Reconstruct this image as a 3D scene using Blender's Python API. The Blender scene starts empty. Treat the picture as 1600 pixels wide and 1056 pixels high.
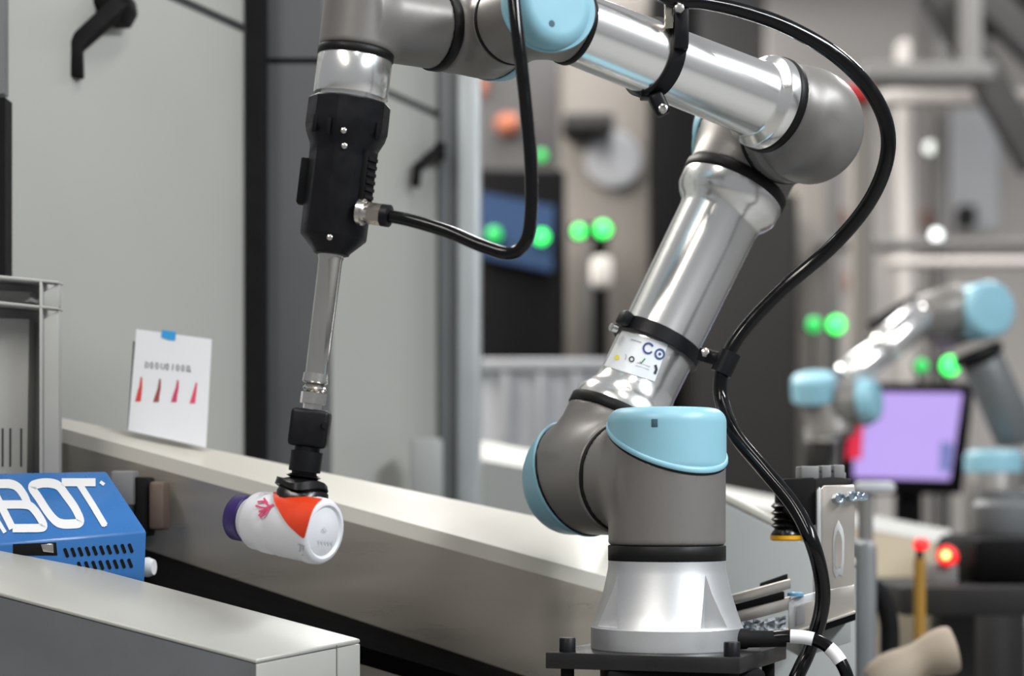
import bpy, bmesh, math, random
import numpy as np
from mathutils import Vector, Matrix
random.seed(7)
scene = bpy.context.scene
COL = scene.collection

# ------------------------------------------------------------------ camera
F, CX, HY, HC = 3000.0, 800.0, 780.0, 1.0      # focal length in px, principal column, horizon row, eye height (m)
cam = bpy.data.cameras.new('camera'); camo = bpy.data.objects.new('camera', cam); COL.objects.link(camo)
camo.location = (0, 0, HC); camo.rotation_euler = (math.pi/2, 0, 0)
cam.sensor_width = 36; cam.lens = 36*F/1600; cam.shift_y = (HY-528)/1600
cam.clip_start = .05; cam.clip_end = 100
cam.dof.use_dof = True; cam.dof.focus_distance = 1.88; cam.dof.aperture_fstop = 3.0
scene.camera = camo

# ------------------------------------------------------------------ world, lamps, exposure
scene.view_settings.view_transform = 'Standard'; scene.view_settings.look = 'None'
scene.view_settings.gamma = 1; scene.view_settings.use_curve_mapping = False
scene.view_settings.exposure = 0.0
w = bpy.data.worlds.new('hall_ambience'); scene.world = w; w.use_nodes = True
bg = w.node_tree.nodes['Background']; bg.inputs[0].default_value = (.93, .96, 1, 1); bg.inputs[1].default_value = .3

def area(name, loc, sx, sy, power, color=(1,1,1), target=None):
    l = bpy.data.lights.new(name, 'AREA'); l.shape = 'RECTANGLE'; l.size = sx; l.size_y = sy
    l.energy = power; l.color = color
    o = bpy.data.objects.new(name, l); COL.objects.link(o); o.location = loc
    if target is not None:
        o.rotation_euler = (Vector(target)-Vector(loc)).to_track_quat('-Z', 'Y').to_euler()
    return o
CEIL = 3.3
LAMPS = [(-1.7, 5.2, 1.7, 4.2, 330, (1, .95, .88), 'wide warm ceiling panel above the left enclosure'), (-1.3, -.5, .4, 2.4, 70, (1, .94, .87), 'warm ceiling strip light in front of the left enclosure'),
         (2.4, .1, .5, 2.6, 250, (.93, .97, 1), 'cool ceiling strip light to the right of the robot'), (.35, 1.3, .25, 2.4, 26, (1, .98, .95), 'ceiling strip light straight above the robot'),
         (1.9, 5.2, .3, 2.4, 60, (1, .98, .95), 'ceiling strip light above the second robot'), (.3, 6.8, .5, 4.5, 90, (1, .98, .96), 'farthest ceiling strip light near the back wall')]
for i, (x, y, sx, sy, p, c, lb) in enumerate(LAMPS):
    area('ceiling_lamp_light', (x, y, CEIL-.03), sx, sy, p, c)

# ------------------------------------------------------------------ helpers
def V(*a): return Vector(a)
def P(x, y, d): return Vector(((x-CX)/F*d, d, HC-(y-HY)/F*d))       # photograph pixel at depth d -> point in the place
def ray(x, y): return Vector(((x-CX)/F, 1, -(y-HY)/F))
EYE = Vector((0, 0, HC))
def on_plane(x, y, p0, n):
    r = ray(x, y); t = (p0-EYE).dot(n)/r.dot(n); return EYE+r*t
def on_cyl(x, y, c, a, rad):
    r = ray(x, y); o = EYE-c
    rp = r-a*r.dot(a); op = o-a*o.dot(a)
    A = rp.dot(rp); B = 2*rp.dot(op); C = op.dot(op)-rad*rad
    D = max(B*B-4*A*C, 0); t = (-B-math.sqrt(D))/(2*A)
    return EYE+r*t

MATS = {}
def mat(name, col, rough=.5, metal=0., var=.06, scale=18, bump=0., stretch=None, emit=None, es=0, trans=0., coat=0., rvar=.08, spec=.5, alpha=None):
    m = bpy.data.materials.new(name); m.use_nodes = True
    nt = m.node_tree; b = nt.nodes['Principled BSDF']
    b.inputs['Base Color'].default_value = (*col, 1); b.inputs['Roughness'].default_value = rough
    b.inputs['Metallic'].default_value = metal; b.inputs['Specular IOR Level'].default_value = spec
    if coat: b.inputs['Coat Weight'].default_value = coat; b.inputs['Coat Roughness'].default_value = .08
    if trans: b.inputs['Transmission Weight'].default_value = trans
    if emit: b.inputs['Emission Color'].default_value = (*emit, 1); b.inputs['Emission Strength'].default_value = es
    tc = nt.nodes.new('ShaderNodeTexCoord'); mp = nt.nodes.new('ShaderNodeMapping')
    nt.links.new(tc.outputs['Object'], mp.inputs['Vector'])
    if stretch: mp.inputs['Scale'].default_value = stretch
    no = nt.nodes.new('ShaderNodeTexNoise'); no.inputs['Scale'].default_value = scale; no.inputs['Detail'].default_value = 5
    nt.links.new(mp.outputs[0], no.inputs['Vector'])
    if var:
        rp = nt.nodes.new('ShaderNodeMapRange'); rp.inputs[1].default_value = .3; rp.inputs[2].default_value = .7
        rp.inputs[3].default_value = 1-var; rp.inputs[4].default_value = 1+var
        nt.links.new(no.outputs['Fac'], rp.inputs[0])
        mx = nt.nodes.new('ShaderNodeVectorMath'); mx.operation = 'SCALE'; mx.inputs[0].default_value = col
        nt.links.new(rp.outputs[0], mx.inputs['Scale']); nt.links.new(mx.outputs[0], b.inputs['Base Color'])
    if rvar:
        r2 = nt.nodes.new('ShaderNodeMapRange'); r2.inputs[1].default_value = .3; r2.inputs[2].default_value = .7
        r2.inputs[3].default_value = max(rough-rvar, .02); r2.inputs[4].default_value = min(rough+rvar, 1)
        nt.links.new(no.outputs['Fac'], r2.inputs[0]); nt.links.new(r2.outputs[0], b.inputs['Roughness'])
    if bump:
        bp = nt.nodes.new('ShaderNodeBump'); bp.inputs['Strength'].default_value = bump; bp.inputs['Distance'].default_value = .002
        nt.links.new(no.outputs['Fac'], bp.inputs['Height']); nt.links.new(bp.outputs[0], b.inputs['Normal'])
    MATS[name] = m; return m
def srgb(r, g, b):
    f = lambda c: (c/255/12.92) if c/255 <= .04045 else ((c/255+.055)/1.055)**2.4
    return (f(r), f(g), f(b))

mat('robot_grey', srgb(119, 116, 113), .40, .25, .015, 200, rvar=.02)
mat('cap_blue', srgb(135, 183, 199), .38, 0, .02, 40)
mat('band_black', srgb(14, 14, 15), .5, 0, .08, 60, spec=.25)
mat('aluminium', (.88, .875, .86), .22, .92, 0, 14, rvar=0)
mat('cast_aluminium', (.64, .65, .66), .46, .85, .015, 300, .0, rvar=0)
mat('steel', (.62, .60, .57), .22, 1, .06, 40)
mat('brass_nickel', (.55, .50, .43), .25, 1, .06, 40)
mat('black_plastic', srgb(13, 14, 18), .42, 0, .06, 70, spec=.25)
mat('black_rubber', srgb(10, 10, 11), .3, 0, .06, 50)
mat('hose_black', srgb(7, 7, 8), .14, 0, .05, 60, spec=.35)
mat('matt_black', srgb(10, 10, 11), .75, 0, .1, 30, spec=.2)
mat('plate_black', srgb(34, 33, 33), .34, .2, .1, 25)
mat('wall_panel', srgb(165, 166, 160), .45, 0, .02, 3)
mat('post_grey', srgb(104, 107, 109), .45, .2, .03, 8)
mat('post_aluminium', srgb(158, 163, 165), .4, .3, .03, 10)
mat('post_dark', srgb(84, 86, 88), .45, .2, .03, 8)
mat('seam_dark', srgb(58, 60, 62), .5, 0, .05, 10)
mat('rail_white', srgb(192, 188, 178), .38, 0, .04, 7)
mat('rail_steel', (.38, .345, .295), .32, .6, .06, 6, .02, (1, 1, 6))
mat('beam_painted', srgb(164, 164, 159), .36, .15, .04, 9)
mat('beam_face', srgb(96, 99, 102), .45, .1, .08, 12, .05)
mat('belt_black', srgb(4, 4, 4), .9, 0, .15, 30, spec=.05)
mat('box_blue', srgb(44, 104, 168), .3, 0, .03, 25, 0, None, None, 0, 0, .25)
mat('print_white', srgb(216, 217, 219), .5, 0, .01)
mat('crate_grey', srgb(176, 177, 174), .55, 0, .03, 22)
mat('paper', srgb(222, 224, 227), .8, 0, .01, 30)
mat('tape_blue', srgb(38, 150, 212), .6, 0, .03, 30)
mat('ink_black', srgb(42, 42, 48), .7, 0, .1)
mat('ink_red', srgb(205, 60, 55), .7, 0, .08)
mat('ink_brown', srgb(145, 70, 66), .7, 0, .08)
mat('ink_magenta', srgb(196, 60, 100), .7, 0, .08)
mat('ink_pink', srgb(218, 70, 104), .7, 0, .08)
mat('ink_blue', srgb(56, 76, 130), .7, 0, .05)
mat('ink_yellow', srgb(235, 215, 40), .6, 0, .05)
mat('ink_green', srgb(60, 130, 66), .6, 0, .05)
mat('ink_grey', srgb(168, 172, 180), .6, 0, .05)
mat('sticker', srgb(226, 229, 232), .35, .0, .02)
mat('bottle_white', srgb(212, 213, 217), .38, 0, .015, 30)
mat('bottle_orange', srgb(205, 56, 18), .35, 0, .07, 40)
mat('bottle_purple', srgb(46, 26, 92), .35, 0, .05, 40)
mat('ring_yellow', srgb(232, 168, 16), .45, 0, .05)
mat('sheet_metal', (.60, .56, .51), .36, .85, .05, 12, .02)
mat('cabinet_grey', srgb(150, 153, 151), .5, 0, .03, 6)
mat('grey_block', srgb(120, 121, 122), .5, .2, .05, 30)
mat('cable_white', srgb(225, 226, 228), .5, 0, .03)
mat('floor_concrete', srgb(120, 120, 118), .55, 0, .12, 3, .1)
mat('hall_wall', srgb(134, 131, 128), .8, 0, .08, 1.2)
mat('hall_light', srgb(214, 208, 203), .7, 0, .05, 1.5)
mat('hall_dark', srgb(44, 43, 43), .7, 0, .1, 3)
mat('hall_mid', srgb(112, 111, 110), .7, 0, .08, 3)
mat('machine_black', srgb(9, 9, 10), .6, 0, .15, 6, spec=.08)
mat('machine_dark', srgb(40, 39, 38), .6, 0, .12, 6, spec=.15)
mat('panel_cream', srgb(214, 200, 176), .6, 0, .05, 4)
mat('partition_grey', srgb(80, 79, 80), .7, 0, .08, 3)
mat('machine_cream', srgb(118, 113, 107), .6, 0, .06, 4)
mat('white_panel', srgb(240, 242, 245), .6, 0, .02, 4)
mat('bin_grey', srgb(158, 160, 164), .5, 0, .05, 5)
mat('sign_blue', srgb(22, 56, 96), .5, 0, .06, 6)
mat('skin_orange', srgb(176, 104, 76), .6, 0, .05, 9)
mat('pipe_pink', srgb(186, 140, 126), .6, 0, .05, 9)
mat('red_plastic', srgb(196, 22, 26), .4, 0, .05, 20)
mat('yellow_paint', srgb(150, 112, 40), .5, 0, .08, 12)
mat('bag_beige', srgb(150, 136, 120), .7, 0, .06, 6)
mat('green_led', (.02, .3, .08), .4, 0, 0, 5, 0, None, (.05, 1, .13), 3.2)
mat('green_dim', (.02, .3, .08), .4, 0, 0, 5, 0, None, (.03, .9, .14), .8)
mat('white_led', (.8, .8, .8), .4, 0, 0, 5, 0, None, (.95, 1, 1), 3)
mat('warm_led', (.8, .8, .8), .4, 0, 0, 5, 0, None, (.95, 1, .92), 1.2)
mat('red_led', (.5, .02, .02), .4, 0, 0, 5, 0, None, (1, .02, .02), 1.1)
mat('amber_led', (.5, .2, .02), .4, 0, 0, 5, 0, None, (1, .42, .12), 5)
mat('screen_purple', (.02, .02, .02), .3, 0, 0, 5, 0, None, (.50, .36, .86), 1.05)
mat('screen_red', (.02, .02, .02), .3, 0, 0, 5, 0, None, (.85, .01, .06), .9)
mat('screen_blue', (.02, .02, .02), .3, 0, 0, 5, 0, None, (.2, .25, .6), .8)
mat('lamp_diffuser', (.8, .8, .8), .5, 0, 0, 5, 0, None, (1, .98, .95), 4)

ORG = {}
def link_mesh(name, verts, faces, material, parent=None, smooth=None, origin=None):
    vs = [Vector(v) for v in verts]
    if origin is None:
        lo = Vector((min(v.x for v in vs), min(v.y for v in vs), min(v.z for v in vs)))
        hi = Vector((max(v.x for v in vs), max(v.y for v in vs), max(v.z for v in vs)))
        origin = (lo+hi)/2; 
        if parent is None: origin.z = lo.z
    me = bpy.data.meshes.new(name); me.from_pydata([tuple(v-origin) for v in vs], [], faces); me.update()
    bm = bmesh.new(); bm.from_mesh(me); bmesh.ops.recalc_face_normals(bm, faces=bm.faces); bm.to_mesh(me); bm.free()
    me.materials.append(MATS[material])
    if smooth is not None:
        for p in me.polygons: p.use_smooth = True
        if smooth < 179: me.set_sharp_from_angle(angle=math.radians(smooth))
    o = bpy.data.objects.new(name, me); COL.objects.link(o)
    po = ORG[parent.name] if parent else Vector((0, 0, 0))
    o.location = origin-po
    if parent: o.parent = parent
    ORG[o.name] = origin.copy()
    return o
def empty(name, loc, label, cat, group=None, kind=None):
    o = bpy.data.objects.new(name, None); COL.objects.link(o); o.location = loc; o.empty_display_size = .05
    ORG[o.name] = Vector(loc); return tag(o, label, cat, group, kind)
def tag(o, label=None, cat=None, group=None, kind=None):
    if label: o['label'] = label
    if cat: o['category'] = cat
    if group: o['group'] = group
    if kind: o['kind'] = kind
    return o

class MB:
    def __init__(s): s.v = []; s.f = []
    def add(s, v, f):
        n = len(s.v); s.v += [Vector(x) for x in v]; s.f += [[i+n for i in q] for q in f]; return s
    def hexa(s, q0, q1):        # two quads -> solid
        return s.add(list(q0)+list(q1), [[0,1,2,3],[4,7,6,5],[0,4,5,1],[1,5,6,2],[2,6,7,3],[3,7,4,0]])
    def prism(s, poly, off):
        n = len(poly); a = [Vector(p) for p in poly]; b = [p+off for p in a]
        return s.add(a+b, [list(range(n)), list(range(2*n-1, n-1, -1))]+[[i, (i+1)%n, n+(i+1)%n, n+i] for i in range(n)])
    def box(s, c, ax, ay, az):  # centre + three half-axis vectors
        c = Vector(c)
        q = lambda k: [c-ax-ay+az*k, c+ax-ay+az*k, c+ax+ay+az*k, c-ax+ay+az*k]
        return s.hexa(q(-1), q(1))
    def lathe(s, o, a, prof, n=48, cap0=True, cap1=True):
        a = a.normalized(); e1 = a.orthogonal().normalized(); e2 = a.cross(e1)
        base = len(s.v)
        for t, r in prof:
            for i in range(n):
                th = 2*math.pi*i/n; s.v.append(o+a*t+(e1*math.cos(th)+e2*math.sin(th))*r)
        for k in range(len(prof)-1):
            for i in range(n):
                j = (i+1) % n; s.f.append([base+k*n+i, base+k*n+j, base+(k+1)*n+j, base+(k+1)*n+i])
        if cap0: s.f.append([base+i for i in range(n)][::-1])
        if cap1: s.f.append([base+(len(prof)-1)*n+i for i in range(n)])
        return s
    def sweep(s, path, sect, ups=None, closed=True):   # sect: list of (a,b) offsets
        n = len(sect(0)) if callable(sect) else len(sect); base = len(s.v); N = len(path)
        up = None
        for k, p in enumerate(path):
            t = (path[min(k+1, N-1)]-path[max(k-1, 0)]).normalized()
            if up is None:
                up = (ups if ups is not None else t.orthogonal()); 
            up = (up-t*up.dot(t)).normalized(); sd = t.cross(up)
            for (x, y) in (sect(k/(N-1)) if callable(sect) else sect): s.v.append(p+sd*x+up*y)
        for k in range(N-1):
            for i in range(n):
                j = (i+1) % n; s.f.append([base+k*n+i, base+k*n+j, base+(k+1)*n+j, base+(k+1)*n+i])
        s.f.append([base+i for i in range(n)][::-1]); s.f.append([base+(N-1)*n+i for i in range(n)])
        return s
    def build(s, name, material, parent=None, smooth=None, origin=None):
        return link_mesh(name, s.v, s.f, material, parent, smooth, origin)
def circ(r, n=14): return [(r*math.cos(2*math.pi*i/n), r*math.sin(2*math.pi*i/n)) for i in range(n)]
def spline(pts, per=10):
    out = []; n = len(pts)
    for i in range(n-1):
        p0, p1, p2, p3 = pts[max(i-1, 0)], pts[i], pts[i+1], pts[min(i+2, n-1)]
        for k in range(per):
            t = k/per
            out.append(.5*((2*p1)+(p2-p0)*t+(2*p0-5*p1+4*p2-p3)*t*t+(3*p1-p0-3*p2+p3)*t**3))
    out.append(pts[-1].copy()); return out
def bevel(o, w, seg=2, ang=30):
    bm = bmesh.new(); bm.from_mesh(o.data)
    ed = [e for e in bm.edges if len(e.link_faces) == 2 and e.calc_face_angle(0) > math.radians(ang)]
    bmesh.ops.bevel(bm, geom=ed, offset=w, segments=seg, profile=.5, affect='EDGES', clamp_overlap=True)
    bm.to_mesh(o.data); bm.free()
    for p in o.data.polygons: p.use_smooth = True
    o.data.set_sharp_from_angle(angle=math.radians(40)); return o
def pxbox(name, x0, y0, x1, y1, d0, d1, material, parent=None, bev=0.):
    a = P(x0, y0, d0); b = P(x1, y1, d0); c = Vector(((a.x+b.x)/2, (d0+d1)/2, (a.z+b.z)/2))
    o = MB().box(c, V((b.x-a.x)/2, 0, 0), V(0, (d1-d0)/2, 0), V(0, 0, (a.z-b.z)/2)).build(name, material, parent)
    if bev: bevel(o, bev)
    return o
def floorbox(name, x0, y0, x1, d0, d1, material, parent=None, bev=0., zb=0.):     # stands on the floor
    a = P(x0, y0, d0); b = P(x1, y0, d0); h = a.z-zb
    o = MB().box(Vector(((a.x+b.x)/2, (d0+d1)/2, zb+h/2)), V((b.x-a.x)/2, 0, 0), V(0, (d1-d0)/2, 0), V(0, 0, h/2)).build(name, material, parent)
    if bev: bevel(o, bev)
    return o
def stroke_poly(pts, wd, closed=False):     # thick polyline in the plane -> list of quads (2-D)
    qs = []; n = len(pts); L = []; R = []
    for i, p in enumerate(pts):
        if closed: a, b = pts[i-1], pts[(i+1) % n]
        else: a, b = pts[max(i-1, 0)], pts[min(i+1, n-1)]
        dx, dy = b[0]-a[0], b[1]-a[1]; l = math.hypot(dx, dy) or 1
        wx, wy = (wd if isinstance(wd, tuple) else (wd, wd))
        L.append((p[0]-dy/l*wx/2, p[1]+dx/l*wy/2)); R.append((p[0]+dy/l*wx/2, p[1]-dx/l*wy/2))
    for i in range(n if closed else n-1):
        j = (i+1) % n; qs.append([L[i], L[j], R[j], R[i]])
    return qs
def print_strokes(name, polys, proj, off, material, parent, lift=None):   # flat print: polygons in photo pixels laid on a surface
    m = MB()
    for i_, q in enumerate(polys):
        m.add([proj(x, y)+off*(1+.2*lift[i_] if lift else 1) for x, y in q], [list(range(len(q)))])
    return m.build(name, material, parent)

# signed-distance solids -> mesh (naive surface nets)
def A3(v): return np.array((v.x, v.y, v.z))
def sd_cyl(c, a, h0, h1, r, rd):
    c = A3(c); a = A3(a.normalized())
    def f(p):
        q = p-c; t = q@a; rr = np.sqrt(np.maximum((q*q).sum(1)-t*t, 1e-12))
        x = rr-r+rd; y = np.abs(t-(h0+h1)/2)-(h1-h0)/2+rd
        return np.minimum(np.maximum(x, y), 0)+np.sqrt(np.maximum(x, 0)**2+np.maximum(y, 0)**2)-rd
    return f
def sd_plane(p0, n):
    p0 = A3(p0); n = A3(n.normalized()); return lambda p: (p-p0)@n
def s_min(f, g, k):
    def h(p):
        a, b = f(p), g(p); t = np.clip(.5+.5*(b-a)/k, 0, 1); return b*(1-t)+a*t-k*t*(1-t)
    return h
def s_max(f, g): return lambda p: np.maximum(f(p), g(p))
def neg(f): return lambda p: -f(p)
def sdf_mesh(fn, c, half, h):
    c = A3(c); n = int(2*half/h)+1
    ax = [c[i]-half+h*np.arange(n) for i in range(3)]
    G = np.stack(np.meshgrid(*ax, indexing='ij'), -1)
    val = fn(G.reshape(-1, 3)).reshape(n, n, n); s = val < 0
    acc = np.zeros((n-1, n-1, n-1, 3)); cnt = np.zeros((n-1, n-1, n-1))
    corners = [(i, j, k) for i in (0, 1) for j in (0, 1) for k in (0, 1)]
    def sl(o): return tuple(slice(o[i], n-1+o[i]) for i in range(3))
    for ca in corners:
        for d in range(3):
            if ca[d]: continue
            cb = list(ca); cb[d] = 1; cb = tuple(cb)
            va, vb = val[sl(ca)], val[sl(cb)]; x = (va < 0) != (vb < 0)
            t = np.where(x, va/np.where(x, va-vb, 1), 0)
            pt = G[sl(ca)].copy(); pt[..., d] += t*h
            acc += np.where(x[..., None], pt, 0); cnt += x
    act = cnt > 0; idx = -np.ones(act.shape, int); idx[act] = np.arange(act.sum())
    pts = acc[act]/cnt[act][:, None]
    e = h*.05
    for _ in range(4):
        v0 = fn(pts); g = np.stack([(fn(pts+e*np.eye(3)[i])-fn(pts-e*np.eye(3)[i]))/(2*e) for i in range(3)], 1)
        pts = pts-np.clip(v0, -h, h)[:, None]*g/np.maximum((g*g).sum(1), .2)[:, None]*.8
    faces = []
    for d in range(3):
        o1, o2 = (d+1) % 3, (d+2) % 3
        a = [slice(0, n)]*3; b = [slice(0, n)]*3
        a[d] = slice(0, n-1); b[d] = slice(1, n)
        x = s[tuple(a)] != s[tuple(b)]
        for i in np.argwhere(x):
            if i[o1] < 1 or i[o2] < 1 or i[o1] >= n-1 or i[o2] >= n-1: continue
            q = []
            for (u, v) in ((0, 0), (-1, 0), (-1, -1), (0, -1)):
                j = list(i); j[o1] += u; j[o2] += v; q.append(int(idx[tuple(j)]))
            if min(q) >= 0: faces.append(q)
    return pts, faces
def sdf_obj(name, fn, c, half, h, material, parent):
    p, f = sdf_mesh(fn, c, half, h)
    return link_mesh(name, [Vector(x) for x in p.tolist()], f, material, parent, 179)

# ------------------------------------------------------------------ setting: hall shell
def slab(name, lo, hi, material, parent=None, kind='structure'):
    lo, hi = Vector(lo), Vector(hi); c = (lo+hi)/2; h = (hi-lo)/2
    o = MB().box(c, V(h.x, 0, 0), V(0, h.y, 0), V(0, 0, h.z)).build(name, material, parent)
    if kind and not parent: o['kind'] = kind
    return o
o = slab('floor', (-7, -3, -.1), (8, 11.2, 0), 'floor_concrete'); tag(o, 'grey concrete hall floor', 'floor')
o = slab('wall_back', (-7, 11, 0), (8, 11.2, 5), 'hall_wall'); tag(o, 'blurred grey far wall of the hall', 'wall')
for i, (x, y, sx, sy, p, c, lb) in enumerate(LAMPS):
    t = empty('strip_light', (x, y, CEIL), lb, 'lamp', 'ceiling lights')
    MB().box(V(x, y, CEIL+.03), V(sx/2+.02, 0, 0), V(0, sy/2+.02, 0), V(0, 0, .03)).build('housing', 'white_panel', t)

# left wall: machine enclosure receding to the right
D1 = 4427.0
def WZ(x): return D1/(2034-x)
def WP(x, z=0.): d = WZ(x); return Vector(((x-CX)/F*d, d, z))
wdir = (WP(700)-WP(0)).normalized(); wn = Vector((wdir.y, -wdir.x, 0))      # towards the aisle / camera
wl = empty('wall_left', WP(400), 'pale grey panelled machine enclosure behind the conveyor', 'wall', kind='structure')
ZT = 1.86; ZS = HC+.6566
def wall_piece(name, x0, x1, z0, z1, front, thick, material):
    a, b = WP(x0), WP(x1)
    q = [Vector((p.x, p.y, z))+wn*front for p, z in ((a, z0), (b, z0), (b, z1), (a, z1))]
    return MB().hexa(q, [p-wn*thick for p in q]).build(name, material, wl)
wall_piece('panel', -130, 384, 0, ZS-.006, 0, .03, 'wall_panel')
wall_piece('panel', -130, 384, ZS+.006, ZT, 0, .03, 'wall_panel')
wall_piece('seam_strip', -130, 384, ZS-.006, ZS+.006, -.004, .02, 'seam_dark')
wall_piece('panel', 497, 694, 0, ZS-.006, 0, .03, 'wall_panel')
wall_piece('panel', 497, 694, ZS+.006, ZT, 0, .03, 'wall_panel')
wall_piece('seam_strip', 497, 694, ZS-.006, ZS+.006, -.004, .02, 'seam_dark')
def wpost(name, x0, x1, d0, d1, material, z0=0, z1=ZT):
    a = (x0-CX)/F*d0; b = (x1-CX)/F*d0
    return MB().box(V((a+b)/2, (d0+d1)/2, (z0+z1)/2), V((b-a)/2, 0, 0), V(0, (d1-d0)/2, 0), V(0, 0, (z1-z0)/2)).build(name, material, wl)
wpost('gasket_post', 383, 411, 2.675, 2.76, 'matt_black')
zsm = P(450, 95, 2.73).z
wpost('grey_post', 411, 503, 2.73, 2.88, 'post_dark', 0, zsm-.004)
wpost('grey_post', 411, 503, 2.73, 2.88, 'post_dark', zsm+.004)
wpost('joint_strip', 411, 503, 2.736, 2.80, 'matt_black', zsm-.004, zsm+.004)
wpost('post_shade_side', 687, 716, 3.27, 3.40, 'post_grey')  # darker side of the aluminium post, its shade put into the colour
bevel(wpost('aluminium_post', 714, 750, 3.25, 3.42, 'post_aluminium'), .006)
wpost('edge_strip', -40, 6, 2.13, 2.15, 'post_grey', HC+.45, ZT)

# panel brackets
def bracket(name, pts, wd, th, label):
    b = MB().sweep(pts, [(-wd, -th), (wd, -th), (wd, th), (-wd, th)], V(0, -1, .2))
    t = empty(name, pts[0], label, 'bracket')
    bevel(b.build('arm', 'matt_black', t), .002)
    return t
d = WZ(185)
t = bracket('panel_bracket', [P(188, 8, d-.045), P(170, 24, d-.06), P(117, 72, d-.085), P(117, 122, d-.085)], .0105, .008, 'black bent bracket on the nearer pale wall panel, sharpest one')
m = MB().prism([P(x, y, d-.05) for x, y in ((132, -14), (200, -14), (204, 8), (192, 30), (160, 30), (150, 8), (132, 4))], V(0, .05, 0)); bevel(m.build('mount', 'matt_black', t), .003)
MB().lathe(P(182, 12, d-.056), V(0, 1, 0), [(0, .009), (.02, .009)], 20).build('bolt', 'black_plastic', t, 40)
d = WZ(672)
t = bracket('panel_bracket', [P(690, 228, d-.02), P(676, 243, d-.06), P(652, 262, d-.09), P(649, 292, d-.09)], .008, .007, 'small blurred dark bracket on the farther wall panel beside the post')
m = MB().prism([P(x, y, d-.05) for x, y in ((680, 222), (694, 222), (694, 240), (680, 242))], V(0, .06, 0)); m.build('mount', 'matt_black', t)
o = pxbox('hinge_strip', -30, 152, 8, 432, 2.12, 2.15, 'matt_black'); tag(o, 'black vertical strip at the left edge above the grey crate', 'hinge')
o = pxbox('junction_box', 641, 684, 689, 800, 3.0, 3.09, 'cabinet_grey', None, .004); tag(o, 'blurred grey box low on the wall panel beside the aluminium post', 'box')

# ------------------------------------------------------------------ conveyor behind the bottle
XL, XR = 90, 1004
ln = {'back': lambda x: 652+.208*(x-93), 'top': lambda x: 668+.272*(x-93), 'lip': lambda x: 690+.276*(x-93),
      'gap': lambda x: 862+.334*(x-240), 'low': lambda x: 909+.30*(x-230)}
dp = {'back': (2.185, 2.20), 'top': (2.13, 2.09), 'lip': (2.13, 2.09), 'gap': (2.14, 2.10), 'low': (2.02, 1.99)}
def rail_pt(key, x):
    a, b = dp[key]; t = (x-XL)/(XR-XL); d = a+(b-a)*t
    if x > 840: d += .10*((x-840)/170)**2
    return P(x, ln[key](x), d)
xs = [XL, 200, 400, 600, 780, 840, 870, 900, 930, 960, 985, XR]
conv = empty('conveyor', V(rail_pt('gap', 500).x, 2.2, 0), 'sloping conveyor with white capped steel side rail and black belt', 'conveyor')
def strip(name, k0, k1, off, material, smooth=35):
    m = MB(); n = len(xs)
    a = [rail_pt(k0, x) for x in xs]; b = [rail_pt(k1, x) for x in xs]
    vs = a+b+[p+off for p in a]+[p+off for p in b]
    f = []
    for i in range(n-1):
        f += [[i, i+1, n+i+1, n+i], [2*n+i, 3*n+i, 3*n+i+1, 2*n+i+1], [i, 2*n+i, 2*n+i+1, i+1], [n+i, n+i+1, 3*n+i+1, 3*n+i]]
    f += [[0, n, 3*n, 2*n], [n-1, 3*n-1, 4*n-1, 2*n-1][::1]]
    f[-1] = [n-1, 2*n+n-1, 3*n+n-1, n+n-1]
    return m.add(vs, f).build(name, material, conv, smooth)
strip('rail_top', 'back', 'top', V(0, .004, -.012), 'rail_white')
strip('rail_lip', 'top', 'lip', V(0, .012, 0), 'rail_white')
strip('side_panel', 'lip', 'gap', V(0, .02, 0), 'rail_steel')
strip('belt', 'gap', 'low', V(0, .01, -.02), 'belt_black')
# bed under the belt
a, b = rail_pt('low', XL), rail_pt('low', XR)
MB().hexa([a, b, b+V(0, 0, -.12), a+V(0, 0, -.12)], [p+V(0, .04, 0) for p in (a, b, b+V(0, 0, -.12), a+V(0, 0, -.12))]).build('bed_panel', 'rail_steel', conv)
for x in (120, 560, 930):
    p = rail_pt('gap', x)+V(0, .05, 0)
    MB().box(V(p.x, p.y, (p.z-.02)/2), V(.025, 0, 0), V(0, .025, 0), V(0, 0, (p.z-.02)/2)).build('leg', 'post_grey', conv)

# near guard beam
gb = empty('guard_beam', V(-.35, 1.78, 0), 'pale metal beam with dark grey front face in the lower left foreground', 'beam')
fr, fl = P(400, 1030, 1.74), P(-90, 901.5, 1.80)
br_ = P(563, 998, 1.83); bl_ = on_plane(-90, 824, fl, (fr-fl).cross(br_-fl).normalized())
dn = V(0, 0, -.11)
bevel(MB().hexa([fl, fr, br_, bl_], [p+V(0, 0, -.004) for p in (fl, fr, br_, bl_)]).build('top_plate', 'beam_painted', gb), .0012)
k = V(0, 0, -.0045)
MB().hexa([fl+k, fr+k, fr+k+dn, fl+k+dn], [p+V(0, .012, 0) for p in (fl+k, fr+k, fr+k+dn, fl+k+dn)]).build('front_face', 'beam_face', gb)
ei = (br_-fr).normalized()*.002
bevel(MB().hexa([fr+k, br_+k, br_+k+dn, fr+k+dn], [p+V(-.012, .008, 0) for p in (fr+k, br_+k, br_+k+dn, fr+k+dn)]).build('end_plate', 'beam_painted', gb), .001)
kb = V(-.02, -.01, 0)+k
MB().hexa([bl_+kb, br_+kb, br_+kb+dn, bl_+kb+dn], [p-V(0, .012, 0) for p in (bl_+kb, br_+kb, br_+kb+dn, bl_+kb+dn)]).build('back_face', 'beam_face', gb)
for q in (fr*.75+fl*.25+V(0, .05, 0), fl*.8+fr*.2+V(0, .05, 0)):
    MB().box(V(q.x, q.y, (q.z-.02)/2), V(.03, 0, 0), V(0, .03, 0), V(0, 0, (q.z-.02)/2)).build('leg', 'beam_face', gb)

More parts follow.
